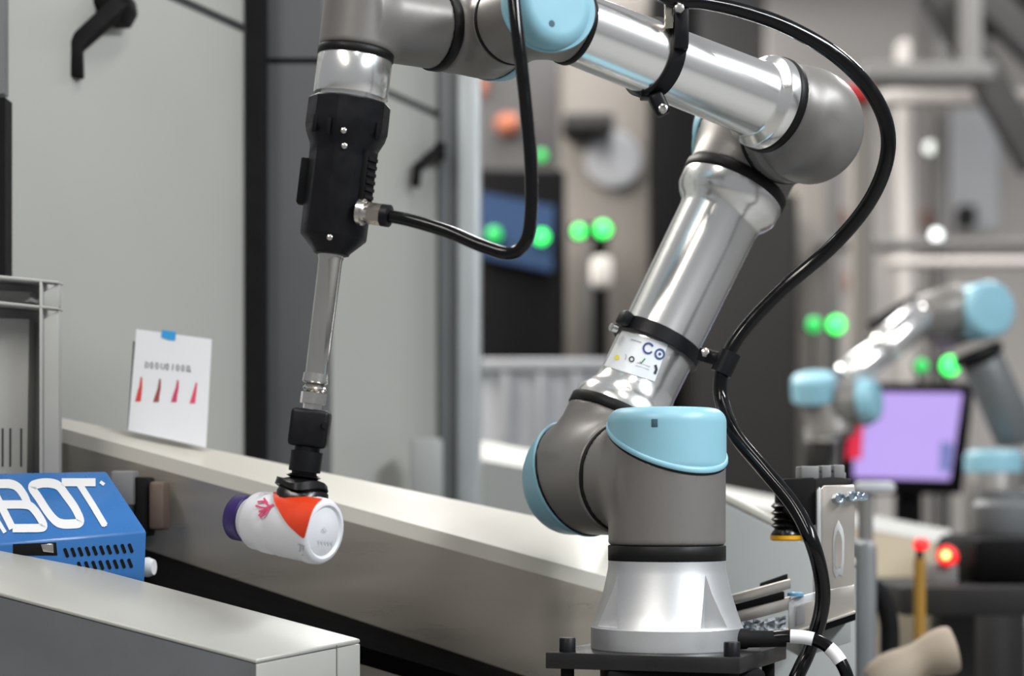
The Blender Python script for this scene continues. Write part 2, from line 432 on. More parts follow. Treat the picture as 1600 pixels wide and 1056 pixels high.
# ------------------------------------------------------------------ robot arm
D0 = 1.887
sdir = V(-.5, .866, 0).normalized(); udir = V(.866, .5, 0).normalized(); UP = V(0, 0, 1)
J1 = P(1042, 745, D0)
J2 = J1+sdir*.138
EL = P(1190, 205, 2.075)
dup = (EL-J2).normalized()
FO = P(1254, 183, 1.985); DC = P(1257, 199, 1.985)
W1 = P(838, 20, 1.79)
fdir = (W1-FO).normalized()
W2 = W1+sdir*.108
W3 = P(563, 28, 1.80)
tdir = (P(474, 750, 1.80)-W3).normalized()
base_z = P(1042, 1013, D0).z
robot = empty('robot_arm', V(J1.x, J1.y, base_z), 'grey six-axis robot arm with light blue joint caps and silver tubes, in sharp focus', 'robot arm')

def slant_ring(name, c, a, n, p0, ro, ri, o0, o1, material, parent, N=96):
    e1 = a.orthogonal().normalized(); e2 = a.cross(e1); m = MB(); vs = []
    e = (o1-o0)*.25
    for (rr, off) in ((ri, o0), (ro-e*.6, o0), (ro, o0+e), (ro, o1-e), (ro-e*.6, o1), (ri, o1)):
        for i in range(N):
            th = 2*math.pi*i/N; d_ = (e1*math.cos(th)+e2*math.sin(th))*rr
            t = ((p0-c).dot(n)+off-d_.dot(n))/a.dot(n); vs.append(c+d_+a*t)
    f = [[k*N+i, k*N+(i+1) % N, ((k+1) % 6)*N+(i+1) % N, ((k+1) % 6)*N+i] for k in range(6) for i in range(N)]
    return m.add(vs, f).build(name, material, parent, 50)
def joint(name, c, a, b, r, lo, stub, rs, d0, hcap, parent, h=.0026, k=.014, tilt=25.5, capname='joint_cap', mats=('robot_grey', 'cap_blue'), rim=True, rd=.014):
    a = a.normalized(); b = (b-a*b.dot(a)*0).normalized()
    bt = (b-a*b.dot(a)).normalized(); tl = math.radians(tilt)
    n = a*math.cos(tl)-bt*math.sin(tl); p0 = c+a*d0
    body = s_min(sd_cyl(c, a, -lo, hcap-.008, r, .004), sd_cyl(c, b, 0, stub, rs, .0015), k)
    body = s_max(body, sd_plane(p0, n))
    half = max(lo, stub, hcap)+r*.55+.02
    hb = sdf_obj(name, body, c+a*.0, half, h, mats[0], parent)
    cp = s_max(sd_cyl(c, a, 0, hcap, r+.0008, rd), neg(sd_plane(p0+n*.0012, n)))
    co = sdf_obj(capname, cp, c+a*hcap*.6, r*1.25+.012, h*.8, mats[1], hb)
    if rim: slant_ring('cap_rim', c, a, n, p0, r+.0024, r-.004, .0010, .0058, mats[1], hb)
    slant_ring('cap_seal', c, a, n, p0, r+.0010, r-.004, -.0013, .0011, 'band_black', hb)
    return hb, co
def ring(name, c, a, t0, t1, r, material, parent, n=64): 
    e = min(.0008, (t1-t0)*.2)
    return MB().lathe(c, a, [(t0, r-e), (t0+e, r), (t1-e, r), (t1, r-e)], n).build(name, material, parent, 50)

# base: cast flange with triangular bolt pockets
px = lambda v: v/1590
prof = [(0, .0742), (px(2), .0748), (px(34), .0748), (px(37), .0735), (px(60), .0684), (px(90), .0625), (px(118), .0588), (px(126), .0578), (px(138), .0576)]
bo = V(J1.x, J1.y, base_z)
fl_o = MB().lathe(bo, UP, prof, 128).build('base_flange', 'cast_aluminium', robot, 30)
cutters = []
r0 = .0562
for k_ in range(4):
    th = math.radians(34-92*k_ if k_ < 2 else 34-92*k_)
    er = V(math.sin(th), -math.cos(th), 0); et = V(math.cos(th), math.sin(th), 0)
    zb_, za_ = px(37.5), px(121)
    p_ = [bo+er*.0570+UP*zb_, bo+er*.088+et*.0360+UP*zb_, bo+er*.088-et*.0360+UP*zb_, bo+er*.0588+UP*za_]
    c = MB().add(p_, [[0, 2, 1], [0, 1, 3], [1, 2, 3], [2, 0, 3]]).build('cut', 'cast_aluminium'); cutters.append(c)
for c in cutters:
    md = fl_o.modifiers.new('b', 'BOOLEAN'); md.object = c; md.operation = 'DIFFERENCE'; md.solver = 'EXACT'
bpy.context.view_layer.update()
dg = bpy.context.evaluated_depsgraph_get(); nm = bpy.data.meshes.new_from_object(fl_o.evaluated_get(dg))
fl_o.modifiers.clear(); fl_o.data = nm; nm.name = 'base_flange'
for p in nm.polygons: p.use_smooth = True
nm.set_sharp_from_angle(angle=math.radians(22))
for c in cutters: bpy.data.objects.remove(c)
ring('joint_band', J1, UP, -.0825, -.067, .0579, 'band_black', robot)
hb, cap = joint('base_joint', J1, UP, sdir, .0575, .067, .0675, .0565, .030, .0672, robot)
# screw pockets in the cap
def notch(x, y, c, a, r, parent, s=.0042):
    p = on_cyl(x, y, c, a, r); nrm = (p-c); nrm = (nrm-a*nrm.dot(a)).normalized(); tt = a.cross(nrm)
    m = MB().box(p-nrm*.001, tt*s*.8, a*s, nrm*.0022); o = m.build('screw_pocket', 'cap_notch', parent); bevel(o, .001); return o
mat('cap_notch', srgb(52, 84, 98), .6, 0, .05)
notch(1023, 661, J1, UP, .0575, cap)
ring('joint_band', J1, sdir, .0672, .0716, .0578, 'band_black', robot)
joint('shoulder_joint', J2, sdir, dup, .0590, .067, .064, .0565, .024, .052, robot)
# upper arm tube
ring('joint_band', J2, dup, .064, .075, .0578, 'band_black', robot)
L2 = (EL-J2).length
ut = MB().lathe(J2, dup, [(.075, .056), (.084, .0558), (.092, .050), (.100, .0445), (.112, .0425), (L2-.112, .0445), (L2-.104, .0462), (L2-.098, .052), (L2-.090, .0565), (L2-.076, .0570)], 96).build('upper_arm_tube', 'aluminium', robot, 60)
ring('joint_band', EL, -dup, .064, .0755, .0582, 'band_black', robot)
joint('elbow_joint', EL, sdir, -dup, .0575, .060, .0635, .0560, .024, .056, robot)
ring('joint_band', EL, (DC-EL).normalized(), .0595, .0655, .0578, 'band_black', robot)
# elbow of the forearm
edir = (DC-EL).normalized(); eb = (DC-EL).length
dome = neg(s_min(neg(sd_cyl(DC, edir, -(eb-.0655), .056, .0590, .050)), neg(sd_plane(FO+fdir*.033, fdir)), .018))
body = s_min(dome, sd_cyl(FO, fdir, 0, .0395, .0475, .001), .012)
sk = s_min(body, sd_cyl(DC, edir, -(eb-.0655), -.012, .0570, .001), .006)
sdf_obj('forearm_elbow', sk, DC, .105, .0024, 'robot_grey', robot)
ring('joint_band', FO, fdir, .0390, .0490, .0490, 'band_black', robot)
LF = (W1-FO).length
MB().lathe(FO, fdir, [(.0490, .0480), (.058, .0476), (.0615, .0462), (.0655, .0400), (.070, .0378), (LF-.050, .0340), (LF-.046, .0335)], 96).build('forearm_tube', 'aluminium', robot, 60)
ring('joint_band', FO, fdir, LF-.046, LF-.0395, .0365, 'band_black', robot)
_, wcap = joint('wrist_joint', W1, -sdir, -fdir, .0395, .046, .040, .0355, .018, .040, robot, .002, .010, 18)
wp = on_plane(862, 37, W1-sdir*.0398, sdir)
MB().lathe(wp, -sdir, [(-.004, .0032), (.0004, .0032)], 16).build('screw_pocket', 'cap_notch', wcap, 40)
ring('joint_band', W1, sdir, .046, .0485, .0398, 'band_black', robot)
w2a = (W2-W3).normalized()
joint('wrist_joint', W2, w2a, -sdir, .0385, .046, .058, .0385, .016, .044, robot, .002, .010, 20)
L3 = (W2-W3).length
ring('joint_band', W3, w2a, L3-.056, L3-.046, .0392, 'band_black', robot)
joint('wrist_joint', W3, -tdir, w2a, .0355, .031, L3-.056, .0372, .03, .05, robot, .002, .008, 20)
ring('joint_band', W3, tdir, .031, .0388, .0358, 'band_black', robot)
MB().lathe(W3, tdir, [(.0388, .0345), (.0395, .0350), (.0735, .0350), (.0745, .0342), (.0746, .028), (.0805, .028)], 72).build('tool_flange', 'aluminium', robot, 40)

# rating sticker on the upper arm
cyl_r = .0431
stk = lambda x, y: on_cyl(x, y, J2, dup, cyl_r)
nrm = (stk(1000, 560)-J2); nrm = (nrm-dup*nrm.dot(dup)).normalized()
def patch(name, poly_fn, nu, nv, material, parent, r):
    m = MB(); vs = []
    for j in range(nv+1):
        for i in range(nu+1):
            x, y = poly_fn(i/nu, j/nv); vs.append(on_cyl(x, y, J2, dup, r))
    f = [[j*(nu+1)+i, j*(nu+1)+i+1, (j+1)*(nu+1)+i+1, (j+1)*(nu+1)+i] for j in range(nv) for i in range(nu)]
    return m.add(vs, f).build(name, material, parent, 179)
q4 = [(972, 516), (1044, 537), (1023, 596), (944, 571)]
bil = lambda u, v: tuple((1-v)*((1-u)*q4[0][k]+u*q4[1][k])+v*((1-u)*q4[3][k]+u*q4[2][k]) for k in (0, 1))
st = patch('rating_sticker', bil, 14, 6, 'sticker', robot, cyl_r+.0006)
def mark(name, polys, material):
    m = MB()
    for q in polys:
        m.add([on_cyl(x, y, J2, dup, cyl_r+.0012) for x, y in q], [list(range(len(q)))])
    return m.build(name, material, st)
arc = lambda cx, cy, r, a0, a1, n=14: [(cx+r*math.cos(math.radians(a0+(a1-a0)*i/n)), cy+r*1.05*math.sin(math.radians(a0+(a1-a0)*i/n))) for i in range(n+1)]
mark('logo_ring', stroke_poly(arc(1013, 544, 7.5, -20, -320), 3), 'ink_blue')
mark('logo_ring', stroke_poly(arc(1031, 553, 7, 0, 360), 3), 'ink_blue')
mark('logo_dot', [arc(1031, 553, 2.4, 0, 330, 8)], 'ink_blue')
mark('warning_mark', [arc(964, 558, 3.8, 0, 330, 8)], 'ink_yellow')
mark('symbol', stroke_poly([(977, 553), (979, 556), (977, 562)], 1.3), 'ink_grey')
mark('symbol', stroke_poly(arc(987, 561, 3.6, 0, 360), 2), 'ink_black')
mark('tick', stroke_poly([(1000, 565), (1002, 567), (1008, 560)], 2), 'ink_green')
mark('text_lines', [q for yy in (0, 4.5) for q in stroke_poly([(995-yy*.4, 566+yy), (1016-yy*.4, 573+yy)], 1.1)]+stroke_poly([(986, 530), (1002, 535)], 2), 'ink_grey')
mark('symbol', stroke_poly([(1024, 570), (1026, 577), (1023, 584)], 4), 'ink_black')
mark('grey_panel', [[(975, 588), (1000, 596), (997, 601), (972, 592)]], 'ink_grey')

# ------------------------------------------------------------------ mounting plate
mp = empty('mounting_plate', V(J1.x, J1.y, 0), 'black square plate with cap bolts under the robot base', 'plate')
zp = base_z
c0, c1 = on_plane(852, 1019, V(0, 0, zp), UP), on_plane(1156, 1027, V(0, 0, zp), UP)
ed = (on_plane(1229, 1006, V(0, 0, zp), UP)-c1)
c2, c3 = c1+ed, c0+ed
o = MB().hexa([c0, c1, c2, c3], [p-UP*.0155 for p in (c0, c1, c2, c3)]).build('top_plate', 'plate_black', mp); bevel(o, .0012)
for (u, v) in ((.09, .08), (.945, .06), (.09, .92), (.92, .92)):
    p = c0+(c1-c0)*u+ed*v
    MB().lathe(p, UP, [(0, .0078), (.0125, .0078), (.0135, .007)], 24).build('bolt', 'black_plastic', mp, 40)
    q = p-UP*.0155
    MB().lathe(V(p.x, p.y, zp-.16), UP, [(0, .0065), (.145, .0065)], 16).build('stud', 'matt_black', mp, 40)
cc = (c0+c2)/2
bevel(MB().box(V(cc.x+.01, cc.y, (zp-.0155)/2), V(.075, 0, 0), V(0, .075, 0), V(0, 0, (zp-.0155)/2)).build('pedestal', 'matt_black', mp), .004)

# ------------------------------------------------------------------ vacuum tool held by the wrist
tool = empty('vacuum_tool', W3+tdir*.08, 'black hand-shaped vacuum tool with clear rod hanging from the robot wrist', 'tool')
e1 = (V(1, 0, 0)-tdir*tdir.x).normalized(); e2 = tdir.cross(e1)         # e1 right, e2 away/towards
if e2.y > 0: e2 = -e2                                                      # e2 faces the camera
def tp(t, a=0, b=0): return W3+tdir*t+e1*a+e2*b
MB().lathe(W3, tdir, [(.0790, .0372), (.0805, .0385), (.0975, .0388), (.1060, .0388), (.1125, .0372), (.1230, .0322), (.1330, .0318), (.2060, .0312), (.2080, .0306), (.2210, .0175), (.2235, .0165)], 10).build('housing', 'black_plastic', tool, 35)
bevel(MB().box(tp(.158, -.0340, -.004), e1*.0045, tdir*.0215, e2*.008).build('side_button', 'matt_black', tool), .0015)
vn = (e1*.86+e2*.5).normalized(); vt = tdir.cross(vn)
vfr = bevel(MB().box(tp(.1545)+vn*.0305, vn*.003, tdir*.0285, vt*.0085).build('vent_frame', 'matt_black', tool), .001)
for i in range(7):
    MB().box(tp(.1335+.007*i)+vn*.0338, vn*.0016, tdir*.0016, vt*.0068).build('vent_rib', 'black_plastic', vfr)
for (x, y) in ((538, 228), (537, 204), (515, 371)):
    p = on_cyl(x, y, W3, tdir, .0318 if y != 204 else .0372); nn = (p-W3); nn = (nn-tdir*nn.dot(tdir)).normalized()
    MB().lathe(p-nn*.001, nn, [(0, .0026), (.0016, .0026), (.0022, .0016)], 16).build('screw', 'steel', tool, 40)
for (x, y) in ((492, 192), (513, 197), (590, 205)):
    p = on_cyl(x, y, W3, tdir, .0385); nn = (p-W3); nn = (nn-tdir*nn.dot(tdir)).normalized()
    bevel(MB().box(p, tdir*.008, nn*.0012, tdir.cross(nn)*.002).build('grip_slot', 'matt_black', tool), .0005)
# hose connector
ca = P(562, 331, 1.775); cd = (P(612, 338, 1.765)-ca).normalized()
MB().lathe(ca, cd, [(0, .0125), (.004, .0125), (.0045, .0095), (.010, .0095)], 24).build('connector_collar', 'steel', tool, 40)
MB().lathe(ca, cd, [(.007, .0098), (.0075, .0102), (.0225, .0102), (.023, .0096)], 6).build('connector_nut', 'brass_nickel', tool, 30)
MB().lathe(ca, cd, [(.023, .0104), (.030, .0104), (.031, .0085)], 24).build('connector_ferrule', 'black_plastic', tool, 40)
# rod and suction head
MB().lathe(W3, tdir, [(.2235, .0120), (.2265, .0122), (.229, .0112), (.336, .0104)], 32).build('rod', 'rod_clear', tool, 40) if 'rod_clear' in MATS else None
mat('rod_clear', (.56, .54, .51), .10, .95, .03, 30)
MB().lathe(W3, tdir, [(.2235, .0120), (.2265, .0122), (.229, .0112), (.336, .0104)], 32).build('rod', 'rod_clear', tool, 40)
MB().lathe(W3, tdir, [(.336, .0120), (.344, .0125), (.3455, .010)], 24).build('rod_nut', 'steel', tool, 40)
MB().lathe(W3, tdir, [(.3455, .0085), (.350, .0115), (.354, .0085)], 24).build('swivel_ball', 'steel', tool, 60)
MB().lathe(W3, tdir, [(.354, .0130), (.3645, .0130), (.365, .0095), (.371, .0095)], 6).build('hex_fitting', 'steel', tool, 30)
bevel(MB().box(tp(.3875), e1*.0182, tdir*.0178, e2*.0145).build('head_block', 'black_plastic', tool), .0042, 3)
MB().lathe(tp(.384, .0135, .0125), (e2+e1*.7).normalized(), [(0, .0032), (.0035, .0032)], 16).build('port_hole', 'matt_black', tool, 40)
MB().lathe(W3, tdir, [(.4050, .0120), (.4090, .0120), (.4095, .0152), (.4285, .0150), (.4290, .0118), (.4330, .0118)], 24).build('collar', 'black_plastic', tool, 40)
pr = [(.4310, .0125), (.4330, .0165), (.4350, .0130), (.4365, .0190), (.4380, .0238), (.4440, .0250), (.4455, .0212), (.4490, .0240), (.4590, .0250), (.4635, .0232)]
m = MB().lathe(W3, tdir, pr, 28)
n_ = 28
for k_ in range(len(pr)):
    for i in range(n_):
        v = m.v[k_*n_+i]; ctr = W3+tdir*pr[k_][0]
        if k_ > 3: m.v[k_*n_+i] = ctr+(v-ctr)*(1+.05*math.sin(5*i*2*math.pi/n_+k_))+tdir*.0022*math.sin(3*i*2*math.pi/n_+k_*.7)
m.build('suction_cup', 'black_rubber', tool, 40)

# ------------------------------------------------------------------ bottle
bB, bC = P(507, 831, 1.775), P(357, 805, 1.835)
bax = (bC-bB).normalized(); bl = (bC-bB).length; ru = bl/.1
bot = empty('pill_bottle', bB-UP*.03, 'white plastic bottle with purple lid and orange label gripped by the suction cup', 'bottle')
R_ = .0308
bprof = [(0, .0215), (.0008, .0225), (-.0012, .0250), (-.0005, .0285), (.003, R_), (.012, R_+.0006), (.016, R_-.0004), (.030, R_-.0006), (.046, R_-.0010), (.048, R_-.0020), (.054, R_-.0022), (.056, R_-.0014), (.066, R_-.0018), (.070, R_-.0030), (.078, R_-.0032), (.082, R_-.0052), (.086, .0225), (.088, .0205), (.092, .0205)]
MB().lathe(bB, bax, bprof, 64).build('bottle_body', 'bottle_white', bot, 50)
MB().lathe(bB, bax, [(.0895, .0208), (.0905, .0222), (.1035, .0222), (.1050, .0210), (.1055, .016)], 48).build('lid', 'bottle_purple', bot, 40)
def bpatch(name, poly, material, parent=bot, r=R_+.0004):
    # fan polygons laid on the bottle barrel
    m = MB()
    for q in poly:
        m.add([on_cyl(x, y, bB, bax, r) for x, y in q], [list(range(len(q)))])
    return m.build(name, material, parent, 60)
# orange label field, gridded so that it follows the barrel: left boundary curve -> right boundary curve
Lb = [(427, 768), (428, 782), (434, 795), (446, 815), (460, 830), (473, 841)]
Rb = [(505, 779), (499, 783), (492, 792), (486, 805), (481, 822), (476, 840)]
m = MB(); nu = 12; vs = []
Ls = spline([V(x, y, 0) for x, y in Lb], 4); Rs = spline([V(x, y, 0) for x, y in Rb], 4)
for a, b in zip(Ls, Rs):
    for i in range(nu+1):
        q = a+(b-a)*i/nu; p = on_cyl(q.x, q.y, bB, bax, R_+.0009); vs.append(p)
m.add(vs, [[j*(nu+1)+i, j*(nu+1)+i+1, (j+1)*(nu+1)+i+1, (j+1)*(nu+1)+i] for j in range(len(Ls)-1) for i in range(nu)])
m.build('orange_label', 'bottle_orange', bot, 179)
fern = [[(428, 788), (418, 792), (404, 806)], [(421, 791), (412, 783), (402, 784)], [(416, 794), (406, 792), (399, 790)], [(424, 789), (415, 803), (406, 808)], [(418, 786), (412, 778)], [(412, 797), (404, 799)]]
bpatch('leaf_print', [q for s_ in fern for q in stroke_poly(s_, 3.2)], 'ink_magenta')
bpatch('text_print', [q for s_ in ([(470, 853), (468, 862)], [(474, 855), (472, 868)], [(466, 850), (476, 854)]) for q in stroke_poly(s_, 2.6)]+stroke_poly([(404, 775), (410, 770), (418, 768)], 1.4), 'ink_grey')
# moulded mark on the base
nb = -bax
bp_ = lambda x, y: on_plane(x, y, bB-bax*.0004, bax)
print_strokes('base_mark', stroke_poly([(502, 829), (505, 824), (509, 830), (503, 830)], 1.3)+[q for k_ in range(5) for q in stroke_poly([(497+k_*5, 843+k_*.6), (499+k_*5, 849+k_*.6)], 1.3)], lambda x, y: bp_(x, y), nb*.0010, 'ink_grey', bot)

# ------------------------------------------------------------------ hoses and clamps
hp = [ca+cd*.026, P(640, 344, 1.755), P(700, 362, 1.74), P(755, 385, 1.73), P(797, 396, 1.72), P(822, 376, 1.715), P(830, 325, 1.715), P(829, 250, 1.715), P(821, 160, 1.715), P(811, 70, 1.715), P(803, 0, 1.72),
      P(800, -50, 1.73), P(830, -95, 1.76), P(920, -85, 1.80), P(1000, -25, 1.82), P(1055, 0, 1.83), P(1100, 4, 1.84), P(1160, 17, 1.85), P(1230, 42, 1.86), P(1300, 82, 1.87), P(1355, 135, 1.88), P(1385, 195, 1.89),
      P(1384, 255, 1.90), P(1355, 320, 1.92), P(1300, 385, 1.95), P(1230, 445, 1.96), P(1175, 500, 1.965), P(1142, 545, 1.965), P(1127, 585, 1.965), P(1128, 628, 1.96), P(1150, 680, 1.93), P(1195, 735, 1.90), P(1240, 790, 1.88), P(1270, 850, 1.86), P(1285, 915, 1.875), P(1281, 965, 1.885), P(1262, 1020, 1.89), P(1235, 1085, 1.88), P(1215, 1200, 1.9)]
path = spline(hp, 8)
hs = MB().sweep(path, lambda t_: circ(.0059+.0016*min(max((t_-.3)/.15, 0), 1), 16)).build('air_hose', 'hose_black', None, 60)
tag(hs, 'glossy black air hose looping from the tool over the robot elbow to the floor', 'hose')
# power cable at base
pc = [P(1150, 998, 1.86), P(1195, 997, 1.86), P(1235, 994, 1.855), P(1275, 1000, 1.85), P(1305, 1022, 1.845), P(1325, 1060, 1.84), P(1335, 1120, 1.84)]
pth = spline(pc, 8)
cb = MB().sweep(pth, circ(.0062, 16)).build('power_cable', 'hose_black', None, 60); tag(cb, 'black power cable with white sleeves leaving the robot base', 'cable')
MB().sweep(pth[16:24], circ(.0067, 16)).build('white_sleeve', 'cable_white', cb, 60)
MB().sweep(pth[29:36], circ(.0067, 16)).build('white_sleeve', 'cable_white', cb, 60)
MB().lathe(P(1147, 998, 1.86), V(1, 0, 0), [(0, .010), (.012, .010), (.014, .0085), (.05, .0078)], 20).build('strain_relief', 'matt_black', cb, 40)

def clamp(o, a, t, r, wd, th, label, lugs):
    c = o+a*t; e = a.orthogonal()
    t_ = empty('hose_clamp', c-UP*(r+th), label, 'clamp')
    MB().lathe(c, a, [(-wd/2, r), (-wd/2, r+th-.0006), (-wd/2+.0006, r+th), (wd/2-.0006, r+th), (wd/2, r+th-.0006), (wd/2, r)], 64, False, False).build('strap', 'black_plastic', t_, 40)
    return t_, c
tf = (on_cyl(1057, 95, FO, fdir, .037)-FO).dot(fdir)
rt = .0375+(.034-.0375)*(tf-.092)/(LF-.142)
cl, c = clamp(FO, fdir, tf, rt-.0003, .0165, .0042, 'black hose clamp around the forearm tube with lug below', 1)
rc = (P(1030, 160, c.y)-c); rc = (rc-fdir*rc.dot(fdir)).normalized()
lp = c+rc*(rt+.0075)
l0, l1 = P(1022, 146, c.y-.012), P(1034, 171, c.y-.012)
m = MB().sweep([l0, (l0+l1)/2, l1, l1+(l1-l0).normalized()*.006], [(-.0075, -.008), (.0075, -.008), (.0075, .008), (-.0075, .008)], V(0, 1, 0))
bevel(m.build('lug', 'black_plastic', cl), .004, 3)
bevel(MB().box(P(1010, 149, c.y), V(.006, 0, 0), V(0, .01, 0), V(0, 0, .0035)).build('tab', 'black_plastic', cl), .0015)
MB().lathe(P(1035, 171, c.y-.019), V(.1, -1, .1).normalized(), [(0, .0045), (.004, .0045), (.0045, .0030), (.002, .0028)], 12).build('screw', 'steel', cl, 30)
pb = P(1058, 30, 1.815)
bevel(MB().box(P(1064, 38, 1.84), V(.007, 0, 0), V(0, .008, 0), V(0, 0, .025)).build('upper_lug', 'black_plastic', cl), .002)
MB().lathe(P(1061, 15, 1.828), V(0, -1, 0), [(0, .0048), (.006, .0048), (.0065, .0035)], 6).build('screw', 'steel', cl, 30)
bevel(MB().box(P(1045, 14, 1.84), V(.004, 0, 0), V(0, .006, 0), V(0, 0, .020)).build('tab', 'brass_nickel', cl), .001)
tu = (on_cyl(1032, 520, J2, dup, .0435)-J2).dot(dup)
cl, c = clamp(J2, dup, tu, .0428, .0155, .0058, 'black hose clamp around the upper arm tube above the rating sticker', 1)
ax_l = (udir-dup*udir.dot(dup)).normalized()
p = c-ax_l*.0525-sdir*.006
bevel(MB().box(p, dup*.007, ax_l*.006, sdir*.007).build('lug', 'black_plastic', cl), .002)
MB().lathe(P(958, 512, p.y-.01), V(-.8, -.6, .2).normalized(), [(-.004, .0042), (.003, .0042), (.0035, .003)], 12).build('screw', 'steel', cl, 40)
p1, p2 = P(1095, 553, 1.985), P(1140, 566, 1.968)
m = MB().sweep([p1, (p1+p2)/2, p2], [(-.0075, -.007), (.0075, -.007), (.0075, .007), (-.0075, .007)], UP)
bevel(m.build('arm', 'black_plastic', cl), .0015)
MB().lathe(P(1102, 552, 1.968), V(-.1, -1, .2).normalized(), [(0, .0042), (.007, .0042), (.0075, .0028)], 6).build('screw', 'steel', cl, 30)
hd = (P(1150, 535, 1.965)-P(1128, 582, 1.965)).normalized()
MB().lathe(P(1134, 567, 1.965), hd, [(-.012, .0066), (-.012, .0112), (.012, .0112), (.012, .0066)], 24, False, False).build('hose_loop', 'black_plastic', cl, 40)

# ------------------------------------------------------------------ blue machine box with lettering
bx = empty('blue_box', V(-.46, 1.95, 0), 'blue machine cover with large white letters behind the foreground beam', 'machine cover')
A_, B_, C_ = P(-70, 739, 1.985), P(167, 735, 1.965), P(230, 829, 1.885)
nf = (B_-C_).cross(A_-B_).normalized()
if nf.y > 0: nf = -nf
D_ = on_plane(-70, 856, C_, nf)
dz = V(0, 0, -.10)
m = MB(); Bb = V(B_.x, B_.y, C_.z+dz.z); Ab = V(A_.x, A_.y, C_.z+dz.z)
m.add([A_, B_, C_, D_, C_+dz+V(-.004, 0, 0), D_+dz, Bb, Ab], [[0, 1, 2, 3], [3, 2, 4, 5], [1, 6, 4, 2], [0, 7, 6, 1], [0, 3, 5, 7], [7, 5, 4, 6]])
cov = bevel(m.build('cover', 'box_blue', bx), .003)
bevel(MB().box(V((A_.x+B_.x)/2, 1.935, (C_.z+dz.z)/2), V(.06, 0, 0), V(0, .03, 0), V(0, 0, (C_.z+dz.z)/2)).build('stand', 'matt_black', bx), .003)
pj = lambda x, y: on_plane(x, y, C_, nf)
zz = lambda L: [(x/4.4, 680+y/4.4) for x, y in L]
def letter(name, strokes):
    qs = []; lf = []
    for k_, (pts, wd, closed) in enumerate(strokes):
        q_ = stroke_poly(pts, wd, closed); qs += q_; lf += [k_]*len(q_)
    return print_strokes(name, qs, pj, nf*.0006, 'print_white', cov, lf)
def smooth2(L, closed=False):
    v = [V(x, y, 0) for x, y in L]
    if closed:
        v = v+[v[0], v[1]]; s = spline(v, 5); return [(p.x, p.y) for p in s[:len(L)*5]]
    return [(p.x, p.y) for p in spline(v, 5)]
letter('letter_o', [(smooth2(zz([(232, 345), (285, 332), (350, 332), (405, 352), (455, 415), (515, 500), (552, 578), (545, 606), (500, 612), (435, 612), (385, 592), (330, 530), (265, 430), (222, 368)]), True), (11.5, 14.5), True)])
letter('letter_b', [(smooth2(zz([(-110, 338), (0, 336), (75, 338), (125, 362), (165, 415), (186, 462), (186, 474)])), (11.5, 14), False), (zz([(-5, 479), (90, 479), (192, 479)]), (11, 13), False),
                    (smooth2(zz([(150, 480), (205, 488), (245, 525), (285, 585), (302, 625), (285, 640), (200, 642), (88, 643)])), (11.5, 13), False),
                    (zz([(-70, 335), (-20, 430), (88, 645)]), (11.5, 12), False)])
letter('letter_t', [(zz([(425, 326), (540, 326), (658, 326)]), (11, 12.5), False), (zz([(548, 340), (640, 485), (722, 622)]), (10, 10), False), (zz([(722, 622), (726, 630)]), (6, 6), False)])
letter('letter_a', [(zz([(-60, 510), (36, 672)]), (6, 6), False)])
letter('trademark_dot', [(zz([(690, 322), (718, 342)]), (5, 5), False)])
# front vents
nfr = (D_-C_).cross(dz).normalized()
if nfr.y > 0: nfr = -nfr
pf = lambda x, y: on_plane(x, y, C_, nfr)
def slot(cx, cy):
    a = [(cx-1.8+2.9*math.cos(th)*.95+.0, cy-4.6+2.9*math.sin(th)) for th in [math.pi+i*math.pi/6 for i in range(7)]]
    b = [(cx+1.8+2.9*math.cos(th)*.95, cy+4.6+2.9*math.sin(th)) for th in [i*math.pi/6 for i in range(7)]]
    MB().prism([pf(x, y)+nfr*.0005 for x, y in a+b], -nfr*.004).build('vent_slot', 'matt_black', cov)
for i in range(10): slot(103.5+i*11.2, 863.5-i*.8)
for i in range(8): slot(125+i*11.2, 884-i*.7+(.8))
bevel(MB().prism([pf(x, y)+nfr*.0006 for x, y in ((20, 850), (88, 847), (90, 868), (20, 868))], -nfr*.006).build('window', 'matt_black', bx), .0008)
bevel(MB().prism([pf(x, y)+nfr*.0018 for x, y in ((64, 850), (84, 849), (85, 864), (68, 862))], -nfr*.006).build('window_latch', 'steel', bx), .0008)
# hardware behind the blue box
t = empty('drive_unit', P(225, 830, 2.09), 'blurred grey and brown drive unit between the blue cover and conveyor rail', 'motor')
pxbox('bracket', 172, 735, 208, 790, 2.07, 2.11, 'grey_block', t, .003)
pxbox('shaft_housing', 208, 745, 232, 838, 2.08, 2.12, 'matt_black', t, .003)
pxbox('copper_coil', 232, 752, 256, 828, 2.075, 2.115, 'coil', t, .004) if 'coil' in MATS else None
mat('coil', srgb(96, 82, 72), .5, .3, .1, 30)
pxbox('copper_coil', 232, 752, 256, 828, 2.075, 2.115, 'coil', t, .004)
MB().lathe(P(224, 886, 2.02), V(1, -.2, 0).normalized(), [(0, .010), (.006, .0105), (.012, .008)], 20).build('knob', 'cable_white', t, 40)

